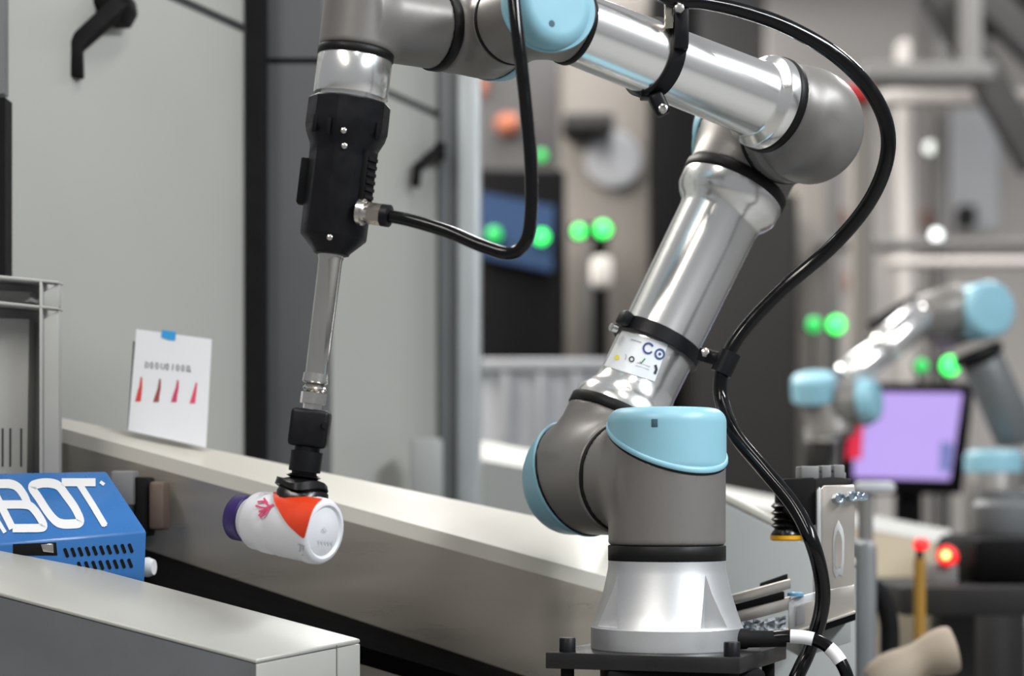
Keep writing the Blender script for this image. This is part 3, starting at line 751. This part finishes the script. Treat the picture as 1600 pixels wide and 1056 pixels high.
# ------------------------------------------------------------------ grey moulded crate standing on the left
cr = empty('plastic_crate', V(-.53, 2.06, 0), 'grey moulded plastic crate with ribs standing at the left edge', 'crate')
cd0, cd1 = 2.03, 2.12
pxbox('back_plate', -60, 478, 84, 760, cd1-.012, cd1, 'crate_grey', cr, .002)
pxbox('back_plate', -60, 438, 84, 480, cd1-.008, cd1, 'crate_grey', cr)
def tri(name, pts, d0, d1): 
    o = MB().prism([P(x, y, d0) for x, y in pts], V(0, d1-d0, 0)).build(name, 'crate_grey', cr); bevel(o, .0012); return o
tri('rib', ((-60, 424), (92, 439), (92, 443), (-60, 430)), cd0, cd0+.022); tri('rib', ((-60, 424), (64, 436), (64, 441), (-60, 430)), cd0+.022, cd1)
tri('rib', ((-60, 464), (92, 480), (92, 484), (-60, 470)), cd0, cd0+.022); tri('rib', ((-60, 464), (64, 477), (64, 482), (-60, 470)), cd0+.022, cd1)
tri('rib', ((61, 437), (66, 437), (66, 760), (61, 760)), cd0, cd1)
tri('flange', ((66, 500), (92, 484), (92, 760), (66, 760)), cd0+.004, cd0+.016)
tri('flange', ((66, 458), (92, 441), (92, 480), (66, 478)), cd0+.004, cd0+.016)
tri('frame', ((-60, 452), (48, 455), (48, 473), (-60, 470)), cd0+.055, cd1)
tri('frame', ((-60, 495), (46, 498), (42, 760), (-60, 760)), cd0+.045, cd1)
for x in (4, 16, 33):
    MB().prism([P(a, b, cd0+.0445) for a, b in ((x-1.6, 669), (x+1.6, 669), (x+1.4, 729), (x-1.8, 729))], V(0, .004, 0)).build('slot', 'seam_dark', cr)
p = P(20, 760, cd0); MB().box(V(-.53, 2.055, p.z/2), V(.03, 0, 0), V(0, .02, 0), V(0, 0, p.z/2)).build('foot', 'post_grey', cr)

# ------------------------------------------------------------------ card on the rail
cn = V(.15, -1, .12).normalized(); cpt = P(262, 690, 2.165)
pcj = lambda x, y: on_plane(x, y, cpt, cn)
cd_ = empty('paper_card', pcj(262, 697), 'white paper card with blue tape and red brush marks standing on the rail', 'card')
sht = MB().prism([pcj(*q) for q in ((213, 514), (331, 530), (322, 699), (200, 672))], -cn*.0012).build('sheet', 'paper', cd_)
MB().prism([pcj(*q)-cn*.003 for q in ((208, 532), (300, 545), (300, 690), (199, 668))], -cn*.009).build('dark_layer', 'seam_dark', cd_)  # dark layer behind the sheet, showing as a strip along its left edge
print_strokes('tape', [[(253, 515.5), (275, 518.5), (274, 532), (263, 531), (252, 527)]], pcj, cn*.0006, 'tape_blue', sht)
gl = []
for i, ch in enumerate('DOOLOIOOA'):
    cx, cy = 229+i*8.1, 570+i*.75; s = 1
    if ch in 'O': gl += stroke_poly([(cx+2*math.cos(a*math.pi/4), cy+5*math.sin(a*math.pi/4)) for a in range(8)], 1.1, True)
    elif ch == 'D': gl += stroke_poly([(cx-1, cy-5), (cx+2.5, cy-3), (cx+2, cy+4), (cx-2, cy+5)], 1.2, True)
    elif ch == 'L': gl += stroke_poly([(cx-1, cy-5), (cx-2, cy), (cx, cy+5)], 1.1)+stroke_poly([(cx+3, cy-4), (cx+4, cy+1), (cx+2, cy+5)], 1.1)
    elif ch == 'I': gl += stroke_poly([(cx+1, cy-5), (cx, cy+5)], 1.2)
    else: gl += stroke_poly([(cx-2, cy+5), (cx-1, cy-5), (cx+2, cy-4), (cx+3, cy+5)], 1.2)+stroke_poly([(cx-2, cy+3), (cx+5, cy+5)], 1.1)
print_strokes('writing', gl, pcj, cn*.0005, 'ink_black', sht)
for nm_, pts, wd, mm in (('brush_mark', [(221, 589), (220, 604), (218.5, 612), (216, 627)], 0, 'ink_red'), ('brush_mark', [(250, 592), (249, 606), (246, 618), (244, 628)], 0, 'ink_brown'),
                         ('brush_mark', [(278, 594), (277, 606), (274, 617), (272, 628)], 0, 'ink_magenta'), ('brush_mark', [(307, 598), (305, 610), (303, 620), (301, 630)], 0, 'ink_pink')):
    poly = [(x-1.3-k_*1.15, y) for k_, (x, y) in enumerate(pts)]+[(x+1.3+k_*.9, y) for k_, (x, y) in reversed(list(enumerate(pts)))]
    print_strokes(nm_, [poly], pcj, cn*.0005, mm, sht)

# ------------------------------------------------------------------ gripper station to the right of the base
cab = empty('grey_cabinet', V(.27, 2.45, 0), 'plain grey cabinet behind the robot base with pale top edge', 'cabinet')
dc = 2.26; e_ = P(1338, 886, dc); f0 = P(1040, 738, dc)
tops = [f0, P(1290, 862, dc), P(1338, 886, dc)]
o = MB().prism([V(f0.x, dc, 0), V(e_.x, dc, 0), e_, f0], V(0, .3, 0)).build('cabinet_body', 'cabinet_grey', cab); bevel(o, .004)
bevel(MB().prism([f0, e_, e_+UP*.011, f0+UP*.011], V(0, .3, 0)).build('top_edge', 'rail_white', cab), .003)
gs = empty('gripper_station', P(1300, 985, 2.06), 'sheet metal gripper bracket with black bellows and yellow ring beside the hose', 'bracket')
dg0 = 1.99
def poly(name, pts, d0, th, material, parent=gs, bev=.001):
    o = MB().prism([P(x, y, d0) for x, y in pts], V(0, th, 0)).build(name, material, parent)
    if bev: bevel(o, bev)
    return o
poly('front_plate', ((1281, 765), (1287, 758), (1334, 757), (1336, 762), (1335, 912), (1283, 924)), dg0, .004, 'sheet_metal')
poly('plate_edge', ((1276, 766), (1281, 760), (1283, 765), (1283, 930), (1277, 935)), dg0-.001, .03, 'cast_aluminium')
poly('lower_plate', ((1283, 925), (1335, 913), (1335, 955), (1283, 972)), dg0+.001, .004, 'sheet_metal')
sl = [(1310, 812), (1317, 826), (1319.5, 840), (1319, 880), (1316, 900), (1311, 897), (1306, 903), (1302, 893), (1301.5, 842), (1304, 826)]
poly('slot_rim', sl, dg0-.0012, .002, 'cast_aluminium', gs, .0004)
poly('slot', [(1310+(x-1310)*.62, 860+(y-860)*.68) for x, y in sl], dg0-.0018, .002, 'sheet_metal', gs, 0)
for x, y in ((1306, 780), (1325, 777), (1339, 777), (1347, 777)):
    MB().lathe(P(x, y, dg0+.004), V(.25, -1, .1).normalized(), [(0, .0048), (.010, .0048), (.0108, .0038), (.007, .0032)], 6 if x < 1330 else 12).build('screw', 'steel_blue', gs, 30) if 'steel_blue' in MATS else None
mat('steel_blue', (.50, .60, .68), .15, 1, .05, 40)
for i, (x, y, r) in enumerate(((1305, 780, .0058), (1326, 777, .0056), (1338, 776, .0046), (1346, 777, .0040))):
    MB().lathe(P(x, y, dg0+.004), V(.3, -1, .12).normalized(), [(0, r), (.012-i*.001, r), (.0128-i*.001, r*.75), (.009, r*.6)], 8).build('screw', 'steel_blue', gs, 30)
poly('clamp_block', ((1225, 748), (1272, 746), (1276, 750), (1276, 820), (1250, 822), (1225, 800)), dg0+.005, .05, 'matt_black', gs, .002)
poly('clamp_side', ((1272, 748), (1300, 745), (1330, 748), (1330, 758), (1283, 762), (1276, 820), (1272, 820)), dg0+.006, .045, 'machine_dark', gs, .001)
for i, (x0, x1) in enumerate(((1252, 1280), (1284, 1299), (1303, 1320))):
    pxbox('ridge', x0, 728-i, x1, 749, dg0+.008, dg0+.05, 'grey_block', gs, .0015)
pxbox('ridge_base', 1252, 738, 1322, 750, dg0+.012, dg0+.05, 'grey_block', gs, .001)
# bellows
bc = P(1229, 785, dg0+.025); pr = [(0, .013)]
for i in range(4): pr += [(.004+i*.0068, .0165), (.0072+i*.0068, .0125)]
pr += [(.033, .0165), (.0345, .0165)]
MB().lathe(bc, -UP, pr, 32).build('bellows', 'black_rubber', gs, 60)
MB().lathe(bc, -UP, [(.0345, .0172), (.0385, .0172), (.040, .0155)], 32).build('yellow_ring', 'ring_yellow', gs, 40)
MB().lathe(bc, UP, [(0, .0125), (.012, .0125), (.018, .017), (.021, .017)], 24).build('bellows_cap', 'black_plastic', gs, 40)
# horizontal arm bars
def bar(name, a, b, hw, th, material): 
    m = MB().hexa([a+UP*hw, b+UP*hw, b-UP*hw, a-UP*hw], [p+V(0, th, 0) for p in (a+UP*hw, b+UP*hw, b-UP*hw, a-UP*hw)])
    o = m.build(name, material, gs); bevel(o, .001); return o
bar('arm_bar', P(1140, 938, 2.03), P(1236, 912, 2.0), .0050, .012, 'sheet_metal')
bar('arm_slot', P(1140, 953, 2.032), P(1226, 930, 2.002), .0040, .012, 'matt_black')
bar('arm_bar', P(1140, 968, 2.03), P(1236, 942, 2.0), .0065, .012, 'sheet_metal')
bar('arm_rod', P(1188, 917, 2.03), P(1231, 902, 2.02), .0040, .006, 'machine_dark')
poly('foot_bracket', ((1232, 942), (1240, 934), (1278, 924), (1284, 926), (1284, 975), (1240, 988), (1232, 984)), dg0+.004, .003, 'cast_aluminium')
poly('foot_window', ((1243, 946), (1282, 935), (1282, 970), (1243, 980)), dg0+.002, .003, 'sheet_metal', gs, .0004)
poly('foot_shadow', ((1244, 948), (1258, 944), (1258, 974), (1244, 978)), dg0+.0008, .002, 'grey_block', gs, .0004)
MB().lathe(P(1243, 931, dg0+.005), UP, [(0, .0085), (.003, .0085), (.0042, .006)], 20).build('blue_washer', 'tape_blue2', gs, 40) if 'tape_blue2' in MATS else None
mat('tape_blue2', srgb(100, 150, 180), .4, .3, .05)
MB().lathe(P(1243, 931, dg0+.005), UP, [(0, .0085), (.003, .0085), (.0042, .006)], 20).build('blue_washer', 'tape_blue2', gs, 40)
bar('guide_rail', P(1235, 996, dg0+.004), P(1337, 962, dg0), .0045, .05, 'machine_black')
bar('guide_rail_lip', P(1235, 990, dg0+.002), P(1337, 956, dg0-.002), .0016, .05, 'sheet_metal')
bar('support', P(1252, 1010, dg0+.03), P(1330, 985, dg0+.03), .012, .2, 'cabinet_grey')
# crumpled clear film on the arm
m = MB(); rnd = random.Random(3)
gx, gy = 12, 5; vs = []
for j in range(gy+1):
    for i in range(gx+1):
        x = 1160+i*68/gx; y = 972+j*20/gy-i*.8+rnd.uniform(-2, 2)
        vs.append(P(x, y, 1.985+rnd.uniform(-.006, .006)))
n0 = len(vs); vs += [v+V(0, .004, 0) for v in vs]
f = []
for j in range(gy):
    for i in range(gx):
        a = j*(gx+1)+i; q = [a, a+1, a+gx+2, a+gx+1]; f += [q, [n0+k_ for k_ in q[::-1]]]
mat('clear_film', (.50, .53, .55), .12, .4, .3, 60)
o = m.add(vs, f).build('plastic_film', 'clear_film'); tag(o, 'crumpled shiny film bunched between robot base and gripper bracket', 'film')

# ------------------------------------------------------------------ blurred background
def thing(o, label, cat, group=None): return tag(o, label, cat, group)
# second conveyor line far behind
t = empty('back_conveyor', V(.6, 3.55, 0), 'blurred beige conveyor line with pale top edge receding behind the robot', 'conveyor')
def bline(y0, y1, d0, d1, off, material, name, x0=745, x1=1485):
    a, b = P(x0, y0[0], d0[0]), P(x1, y0[1], d0[1]); c, e = P(x1, y1[1], d1[1]), P(x0, y1[0], d1[0])
    return MB().hexa([a, b, c, e], [p+off for p in (a, b, c, e)]).build(name, material, t)
bline((688, 828), (716, 850), (3.75, 3.45), (3.65, 3.35), V(0, .02, -.02), 'crate_grey', 'top_edge')
bline((716, 783), (900, 1010), (3.65, 3.5), (3.65, 3.5), V(0, .04, 0), 'cabinet_grey', 'side_panel', 745, 1112)
bline((783, 850), (1010, 1110), (3.5, 3.35), (3.5, 3.35), V(0, .04, 0), 'panel_cream', 'side_panel', 1112, 1485)
for x in (800, 1420):
    p = P(x, 900, 3.6); MB().box(V(p.x, 3.62, .35), V(.04, 0, 0), V(0, .04, 0), V(0, 0, .35)).build('leg', 'post_grey', t)
# left background machines
thing(floorbox('dark_machine', 735, 262, 884, 6.0, 6.6, 'machine_black', None, .02), 'blurred black machine cabinet right of the aluminium post', 'machine')
t = empty('storage_bin', P(850, 700, 4.6), 'blurred pale grey plastic bin behind the aluminium post', 'bin')
floorbox('bin_body', 740, 575, 950, 4.6, 5.0, 'bin_grey', t, .02)
pxbox('bin_rim', 736, 560, 954, 580, 4.58, 5.02, 'bin_grey', t, .01)
for x in (790, 845, 900): pxbox('bin_rib', x-6, 582, x+6, 720, 4.57, 4.6, 'bin_grey', t, .004)
t = empty('tool_column', V(.35, 6.8, 0), 'blurred pale machine column with round dial standing behind the upper arm', 'machine')
floorbox('column_body', 880, -10, 1024, 6.8, 7.4, 'machine_cream', t, .02)
MB().lathe(P(958, 250, 6.79), V(0, -1, 0), [(0, .10), (.03, .10), (.035, .08)], 32).build('dial', 'bin_grey', t, 40)
pxbox('column_pipe', 915, 380, 930, 560, 6.6, 6.7, 'hall_mid', t, .01)
pxbox('column_arm', 880, 175, 960, 200, 6.6, 6.8, 'hall_dark', t, .01)
thing(floorbox('black_column', 1018, -20, 1092, 6.6, 6.78, 'machine_black', None, .01), 'blurred black column right of the pale machine column', 'column')
thing(floorbox('grey_partition', 735, 60, 884, 7.6, 7.7, 'partition_grey'), 'blurred grey partition above the black machine', 'partition')
o = MB().hexa([P(750, 300, 5.96), P(866, 322, 5.96), P(862, 424, 5.96), P(750, 400, 5.96)], [p+V(0, .03, 0) for p in (P(750, 300, 5.96), P(866, 322, 5.96), P(862, 424, 5.96), P(750, 400, 5.96))]).build('blue_sign', 'sign_blue')
thing(o, 'blurred dark blue board beside the aluminium post', 'board')
o = MB().lathe(P(775, 196, 7.555), V(1, 0, .1).normalized(), [(0, .02), (.01, .035), (.05, .045), (.09, .03)], 16).build('orange_fitting', 'skin_orange', None, 60); thing(o, 'blurred orange fitting left of the hanging hose', 'fitting')
o = MB().lathe(P(752, 150, 7.58), UP, [(0, .012), (.02, .022), (.09, .022), (.11, .01)], 16).build('orange_tube', 'skin_orange', None, 60); thing(o, 'faint orange tube at the top edge of the aluminium post', 'fitting')
# right background
thing(floorbox('dark_cabinet', 1085, 300, 1248, 6.0, 6.5, 'machine_dark', None, .02), 'blurred dark cabinet right of the silver upper arm', 'cabinet')
thing(floorbox('pale_column', 1246, 240, 1292, 6.3, 6.5, 'machine_cream', None, .01), 'blurred cream column between dark cabinet and green lamp', 'column')
thing(floorbox('pale_partition', 1200, -60, 1430, 8.6, 8.7, 'hall_light'), 'blurred pale partition behind the hose loop', 'partition')
thing(pxbox('dark_duct', 1030, -60, 1190, 140, 7.6, 8.0, 'hall_dark'), 'blurred dark duct above the silver forearm', 'duct')
thing(floorbox('rear_partition', 1425, -60, 1720, 9.2, 9.3, 'hall_light'), 'blurred pale partition at the upper right', 'partition')
thing(pxbox('cross_beam', 1352, 96, 1556, 124, 6.2, 6.35, 'hall_mid', None, .01), 'blurred grey cross beam at the upper right', 'beam')
thing(pxbox('pipe_rail', 1376, 138, 1720, 160, 6.8, 6.9, 'hall_light', None, .02), 'blurred pale pipe just below the grey cross beam', 'pipe')
thing(pxbox('pipe_rail', 1280, 372, 1720, 388, 6.2, 6.3, 'hall_mid', None, .02), 'blurred grey rail level with the white lamps', 'pipe')
thing(pxbox('pipe_rail', 1390, 402, 1720, 414, 6.0, 6.1, 'hall_light', None, .01), 'blurred thin pale rail below the white lamps', 'pipe')
thing(pxbox('white_board', 1488, 168, 1562, 360, 9.14, 9.2, 'white_panel', None, .01), 'blurred bright white board at the upper right', 'board')
thing(pxbox('small_dark_box', 1500, 320, 1526, 352, 9.04, 9.14, 'hall_dark', None, .01), 'blurred small dark box on the lower edge of the white board', 'box')
for x, lab in ((1305, 'blurred grey post behind the lower hose loop'), (1415, 'blurred pale post just right of the hose loop'), (1476, 'blurred grey post left of the white board')):
    thing(floorbox('rack_post', x-9, 60 if x > 1400 else 250, x+9, 7.0, 7.1, 'hall_light' if x == 1415 else 'hall_mid', None, .01), lab, 'post')
for (x0, y0, x1, y1, lab) in ((1460, -20, 1620, 260, 'long diagonal dark truss bar at the upper right corner'), (1520, -20, 1640, 100, 'short diagonal dark truss bar at the upper right corner')):
    m = MB().sweep([P(x0, y0, 6.62), P(x1, y1, 6.62)], [(-.05, -.05), (.05, -.05), (.05, .05), (-.05, .05)], V(0, 1, 0)); thing(m.build('truss_bar', 'hall_dark'), lab, 'truss')
thing(pxbox('truss_beam', 1500, -40, 1720, 40, 7.4, 7.6, 'machine_dark'), 'dark roof truss beam in the upper right corner', 'truss')
thing(pxbox('truss_post', 1508, -40, 1534, 100, 6.4, 6.5, 'hall_mid'), 'grey hanger post above the cross beam', 'post')
t = empty('signal_post', P(1345, 330, 4.6), 'blurred white post with red cap beside the robot elbow', 'post')
floorbox('post_body', 1333, 155, 1366, 4.6, 4.66, 'machine_cream', t, .01)
pxbox('red_cap', 1322, 130, 1368, 156, 4.57, 4.67, 'red_plastic', t, .012)
for x, y, lab in ((1312, 338, 'faint pink round fitting above the left white lamp'), (1333, 438, 'faint pink fitting below the left white lamp'), (1452, 338, 'faint pink fitting above the right white lamp')):
    o = MB().lathe(P(x, y+14, 8.565 if x < 1400 else 9.165), UP, [(0, .03), (.01, .036), (.06, .036), (.07, .03)], 16).build('pink_fitting', 'pipe_pink', None, 60); thing(o, lab, 'fitting')
# lamps
def bulb(x, y, d, r, material, label, cat='lamp', group=None, pole=0.):
    t = empty('indicator_lamp', P(x, y, d)-UP*r, label, cat, group)
    bm = bmesh.new(); bmesh.ops.create_uvsphere(bm, u_segments=16, v_segments=10, radius=r)
    vs = [v.co+P(x, y, d) for v in bm.verts]; fs = [[v.index for v in f.verts] for f in bm.faces]; bm.free()
    link_mesh('lens', vs, fs, material, t, 179)
    MB().lathe(P(x, y, d)+V(0, r*.5, 0), V(0, 1, 0), [(0, r*1.15), (r*.9, r*1.15)], 16).build('socket', 'machine_black', t, 40)
    c_ = P(x, y, d)
    if pole is not None: MB().lathe(V(c_.x, c_.y+r, pole), UP, [(0, .006), (c_.z-pole-r*.5, .006)], 8).build('pole', 'hall_dark', t, 40)
    return t
bulb(905, 361, 5.4, .018, 'green_led', 'green lamp, left one of the glowing pair left of the upper arm', pole=None)
bulb(942, 358, 5.4, .022, 'green_led', 'brighter green lamp, right one of the pair left of the upper arm', pole=None)
bulb(846, 243, 6.2, .018, 'green_dim', 'dim green lamp above the black machine beside the hose', pole=P(0, 262, 6.0).z)
bulb(846, 370, 5.92, .021, 'green_led', 'green lamp in front of the blue board beside the hose loop', pole=None)
bulb(772, 366, 5.93, .023, 'green_dim', 'dim green lamp on the blue board beside the aluminium post', pole=None)
bulb(1272, 507, 5.0, .020, 'green_dim', 'dim green lamp just left of the brighter lamp by the second robot')
bulb(1307, 507, 5.0, .022, 'green_led', 'bright green lamp left of the second robot forearm')
bulb(1485, 571, 4.6, .022, 'green_led', 'bright green lamp above the purple monitor')
bulb(1440, 571, 4.6, .016, 'green_dim', 'dim green lamp above the purple monitor')
bulb(1345, 372, 7.0, .020, 'white_led', 'white lamp disc beside the hose below the elbow')
bulb(1463, 367, 6.9, .020, 'white_led', 'white lamp disc right of the hose, below the greenish one')
bulb(1453, 231, 7.3, .024, 'warm_led', 'greenish white lamp left of the white board')
t = empty('lamp_stand', V(P(940, 400, 5.4).x, 5.45, 0), 'blurred black stand with pale clamp under the green lamp pair', 'stand')
MB().lathe(V(P(940, 400, 5.4).x, 5.5, 0), UP, [(0, .10), (.02, .10), (.03, .022), (P(0, 368, 5.4).z, .022)], 16).build('pole', 'machine_black', t, 40)
pxbox('crossbar', 892, 350, 956, 370, 5.425, 5.47, 'machine_black', t, .004)
pxbox('clamp', 924, 398, 958, 446, 5.36, 5.44, 'hall_light', t, .02)

# second robot (blurred)
r2 = empty('robot_arm', V(P(1560, 800, 3.8).x, 3.8, 0), 'second blurred robot arm with light blue caps at the right edge', 'robot arm')
def q(x, y, d=3.8): return P(x, y, d)
def limb(name, a, b, ra, rb, material): 
    dd = b-a; L = dd.length
    return MB().lathe(a, dd, [(0, ra*.9), (.006, ra), (L-.006, rb), (L, rb*.9)], 32).build(name, material, r2, 50)
def knob(name, c, a, r, h0, h1, material, rd=.014):
    a = a.normalized()
    pr = [(h0, r)]+[(h1-rd+rd*math.sin(i*math.pi/10), r-rd+rd*math.cos(i*math.pi/10)) for i in range(6)]
    return MB().lathe(c, a, pr, 32).build(name, material, r2, 50)
cdir = V(.25, -.95, .1)
knob('elbow_joint', q(1505, 490, 3.83), cdir, .058, -.08, .02, 'robot_grey'); knob('joint_cap', q(1530, 487, 3.80), V(.3, -.9, .05), .056, -.02, .05, 'cap_blue')
limb('elbow_stub', q(1505, 480), q(1437, 497), .052, .044, 'robot_grey')
limb('forearm_tube', q(1440, 492, 3.78), q(1378, 548, 3.74), .034, .034, 'aluminium')
limb('forearm_tube', q(1378, 548, 3.74), q(1318, 592, 3.72), .030, .030, 'aluminium')
limb('hose_guide', q(1440, 462, 3.84), q(1360, 510, 3.8), .012, .012, 'machine_dark')
knob('wrist_joint', q(1290, 630, 3.74), V(-.2, .2, 1), .046, -.07, .02, 'robot_grey'); knob('joint_cap', q(1272, 600, 3.72), V(-.1, -.3, 1), .044, -.03, .02, 'cap_blue')
limb('wrist_stub', q(1300, 632, 3.72), q(1362, 630, 3.72), .044, .044, 'robot_grey'); knob('joint_cap', q(1355, 626, 3.70), V(.9, -.5, .1), .043, -.01, .022, 'cap_blue')
limb('tool_flange', q(1284, 665, 3.74), q(1284, 690, 3.74), .034, .034, 'aluminium')
limb('tool_body', q(1280, 690, 3.74), q(1276, 735, 3.74), .030, .026, 'machine_dark')
limb('elbow_band', q(1525, 545, 3.82), q(1532, 562, 3.82), .05, .05, 'band_black')
limb('upper_arm_tube', q(1534, 562, 3.82), q(1592, 690, 3.86), .042, .044, 'post_grey')
limb('shoulder_joint', q(1590, 695, 3.86), q(1600, 760, 3.86), .055, .055, 'robot_grey')
knob('joint_cap', q(1552, 722, 3.78), UP, .056, -.02, .024, 'cap_blue')
limb('base_joint', q(1552, 730, 3.78), q(1552, 850, 3.78), .055, .055, 'robot_grey')
limb('base_flange', q(1552, 850, 3.78), V(q(1552, 0, 3.78).x, 3.78, 0), .062, .07, 'machine_dark')

# monitor
t = empty('monitor', P(1420, 780, 4.3), 'blurred monitor with glowing purple screen below the second robot', 'monitor')
sc = [P(1318, 598, 4.3), P(1524, 598, 4.3), P(1504, 772, 4.3), P(1318, 772, 4.3)]
mn = MB().hexa(sc, [p+V(0, .05, 0) for p in sc]).build('bezel', 'machine_black', t); bevel(mn, .006)
s4 = [P(1334, 612, 4.297), P(1504, 614, 4.297), P(1484, 750, 4.297), P(1334, 746, 4.297)]
scr = MB().hexa(s4, [p+V(0, .004, 0) for p in s4]).build('screen', 'screen_purple', t)
s5 = [P(1330, 652, 4.294), P(1350, 652, 4.294), P(1346, 718, 4.294), P(1322, 716, 4.294)]
MB().hexa(s5, [p+V(0, .004, 0) for p in s5]).build('red_window', 'screen_red', scr)
s5 = [P(1470, 690, 4.294), P(1490, 692, 4.294), P(1484, 738, 4.294), P(1468, 736, 4.294)]
MB().hexa(s5, [p+V(0, .004, 0) for p in s5]).build('blue_window', 'screen_blue', scr)
MB().lathe(V(P(1420, 0, 4.35).x, 4.36, 0), UP, [(0, .16), (.02, .16), (.03, .03), (P(0, 700, 4.35).z, .03)], 20).build('stand', 'machine_black', t, 40)
t = empty('pale_lever', V(P(1350, 0, 2.92).x, 2.92, 0), 'blurred pale lever right of the gripper bracket screws', 'lever')
pxbox('handle', 1338, 752, 1402, 772, 2.9, 2.94, 'bin_grey', t, .012)
MB().lathe(V(P(1352, 0, 2.92).x, 2.92, 0), UP, [(0, .012), (P(0, 768, 2.92).z, .012)], 12).build('pole', 'hall_mid', t, 40)
# tables, buttons, posts on the right
t = empty('work_table', V(P(1560, 0, 3.0).x, 3.2, 0), 'blurred dark work table at the lower right', 'table')
pxbox('table_top', 1408, 916, 1720, 962, 2.95, 3.3, 'machine_dark', t, .006)
for x in (1500, 1700):
    p = P(x, 962, 3.1); MB().box(V(p.x, 3.15, p.z/2), V(.03, 0, 0), V(0, .03, 0), V(0, 0, p.z/2)).build('leg', 'hall_dark', t)
thing(floorbox('grey_enclosure', 1500, 975, 1720, 4.6, 4.9, 'hall_mid', None, .01), 'blurred grey enclosure under the work table', 'cabinet')
thing(pxbox('dark_motor', 1520, 838, 1680, 915.5, 3.02, 3.3, 'machine_black', None, .02), 'blurred black motor sitting on the work table', 'motor')
o = MB().lathe(P(1570, 838, 3.15), UP, [(0, .05), (.01, .055), (.05, .055), (.06, .045), (.075, .045)], 24).build('metal_canister', 'post_grey', None, 40); thing(o, 'blurred grey canister on top of the black motor', 'canister')
t = empty('warning_post', V(P(1437, 0, 2.9).x, 2.9, 0), 'blurred yellow post topped by a red button', 'post')
zt = P(1437, 872, 2.9).z
MB().lathe(V(P(1437, 0, 2.9).x, 2.9, 0), UP, [(0, .009), (zt, .009)], 16).build('pole', 'yellow_paint', t, 40)
MB().lathe(P(1437, 872, 2.9), UP, [(0, .006), (.014, .006)], 16).build('neck', 'machine_dark', t, 40)
MB().lathe(P(1439, 860, 2.9), UP, [(0, .009), (.006, .0115), (.014, .0115), (.019, .006)], 20).build('button', 'red_led', t, 60)
t = empty('stop_button', P(1478, 915, 3.05), 'blurred amber ringed stop button on the work table', 'button')
pxbox('button_box', 1458, 880, 1498, 916, 3.03, 3.1, 'hall_mid', t, .006)
MB().lathe(P(1480, 868, 3.03), V(-.3, -1, .1).normalized(), [(-.03, .016), (.01, .016), (.012, .012)], 20).build('ring', 'red_led', t, 50)
MB().lathe(P(1478, 867, 3.018), V(-.3, -1, .1).normalized(), [(0, .007), (.004, .007)], 20).build('lens', 'amber_led', t, 50)
hpth = spline([P(1352, 915, 2.75), P(1372, 925, 2.75), P(1388, 965, 2.75), P(1390, 1020, 2.75), P(1388, 1100, 2.75)], 8)
thing(MB().sweep(hpth, circ(.014, 12)).build('thick_cable', 'matt_black', None, 60), 'blurred thick black cable hanging behind the gripper bracket', 'cable')
thing(floorbox('pale_pillar', 1340, 845, 1372, 2.65, 2.75, 'post_grey', None, .01), 'blurred silver pillar just right of the gripper bracket', 'pillar')
hpth = spline([P(1370, 1075, 2.5), P(1410, 1045, 2.5), P(1450, 1025, 2.5), P(1490, 1014, 2.5)], 6)
thing(MB().sweep(hpth, lambda t_: circ(.028+.004*math.sin(t_*9), 14)).build('beige_tube', 'bag_beige', None, 60), 'blurred beige padded tube at the bottom right', 'tube')
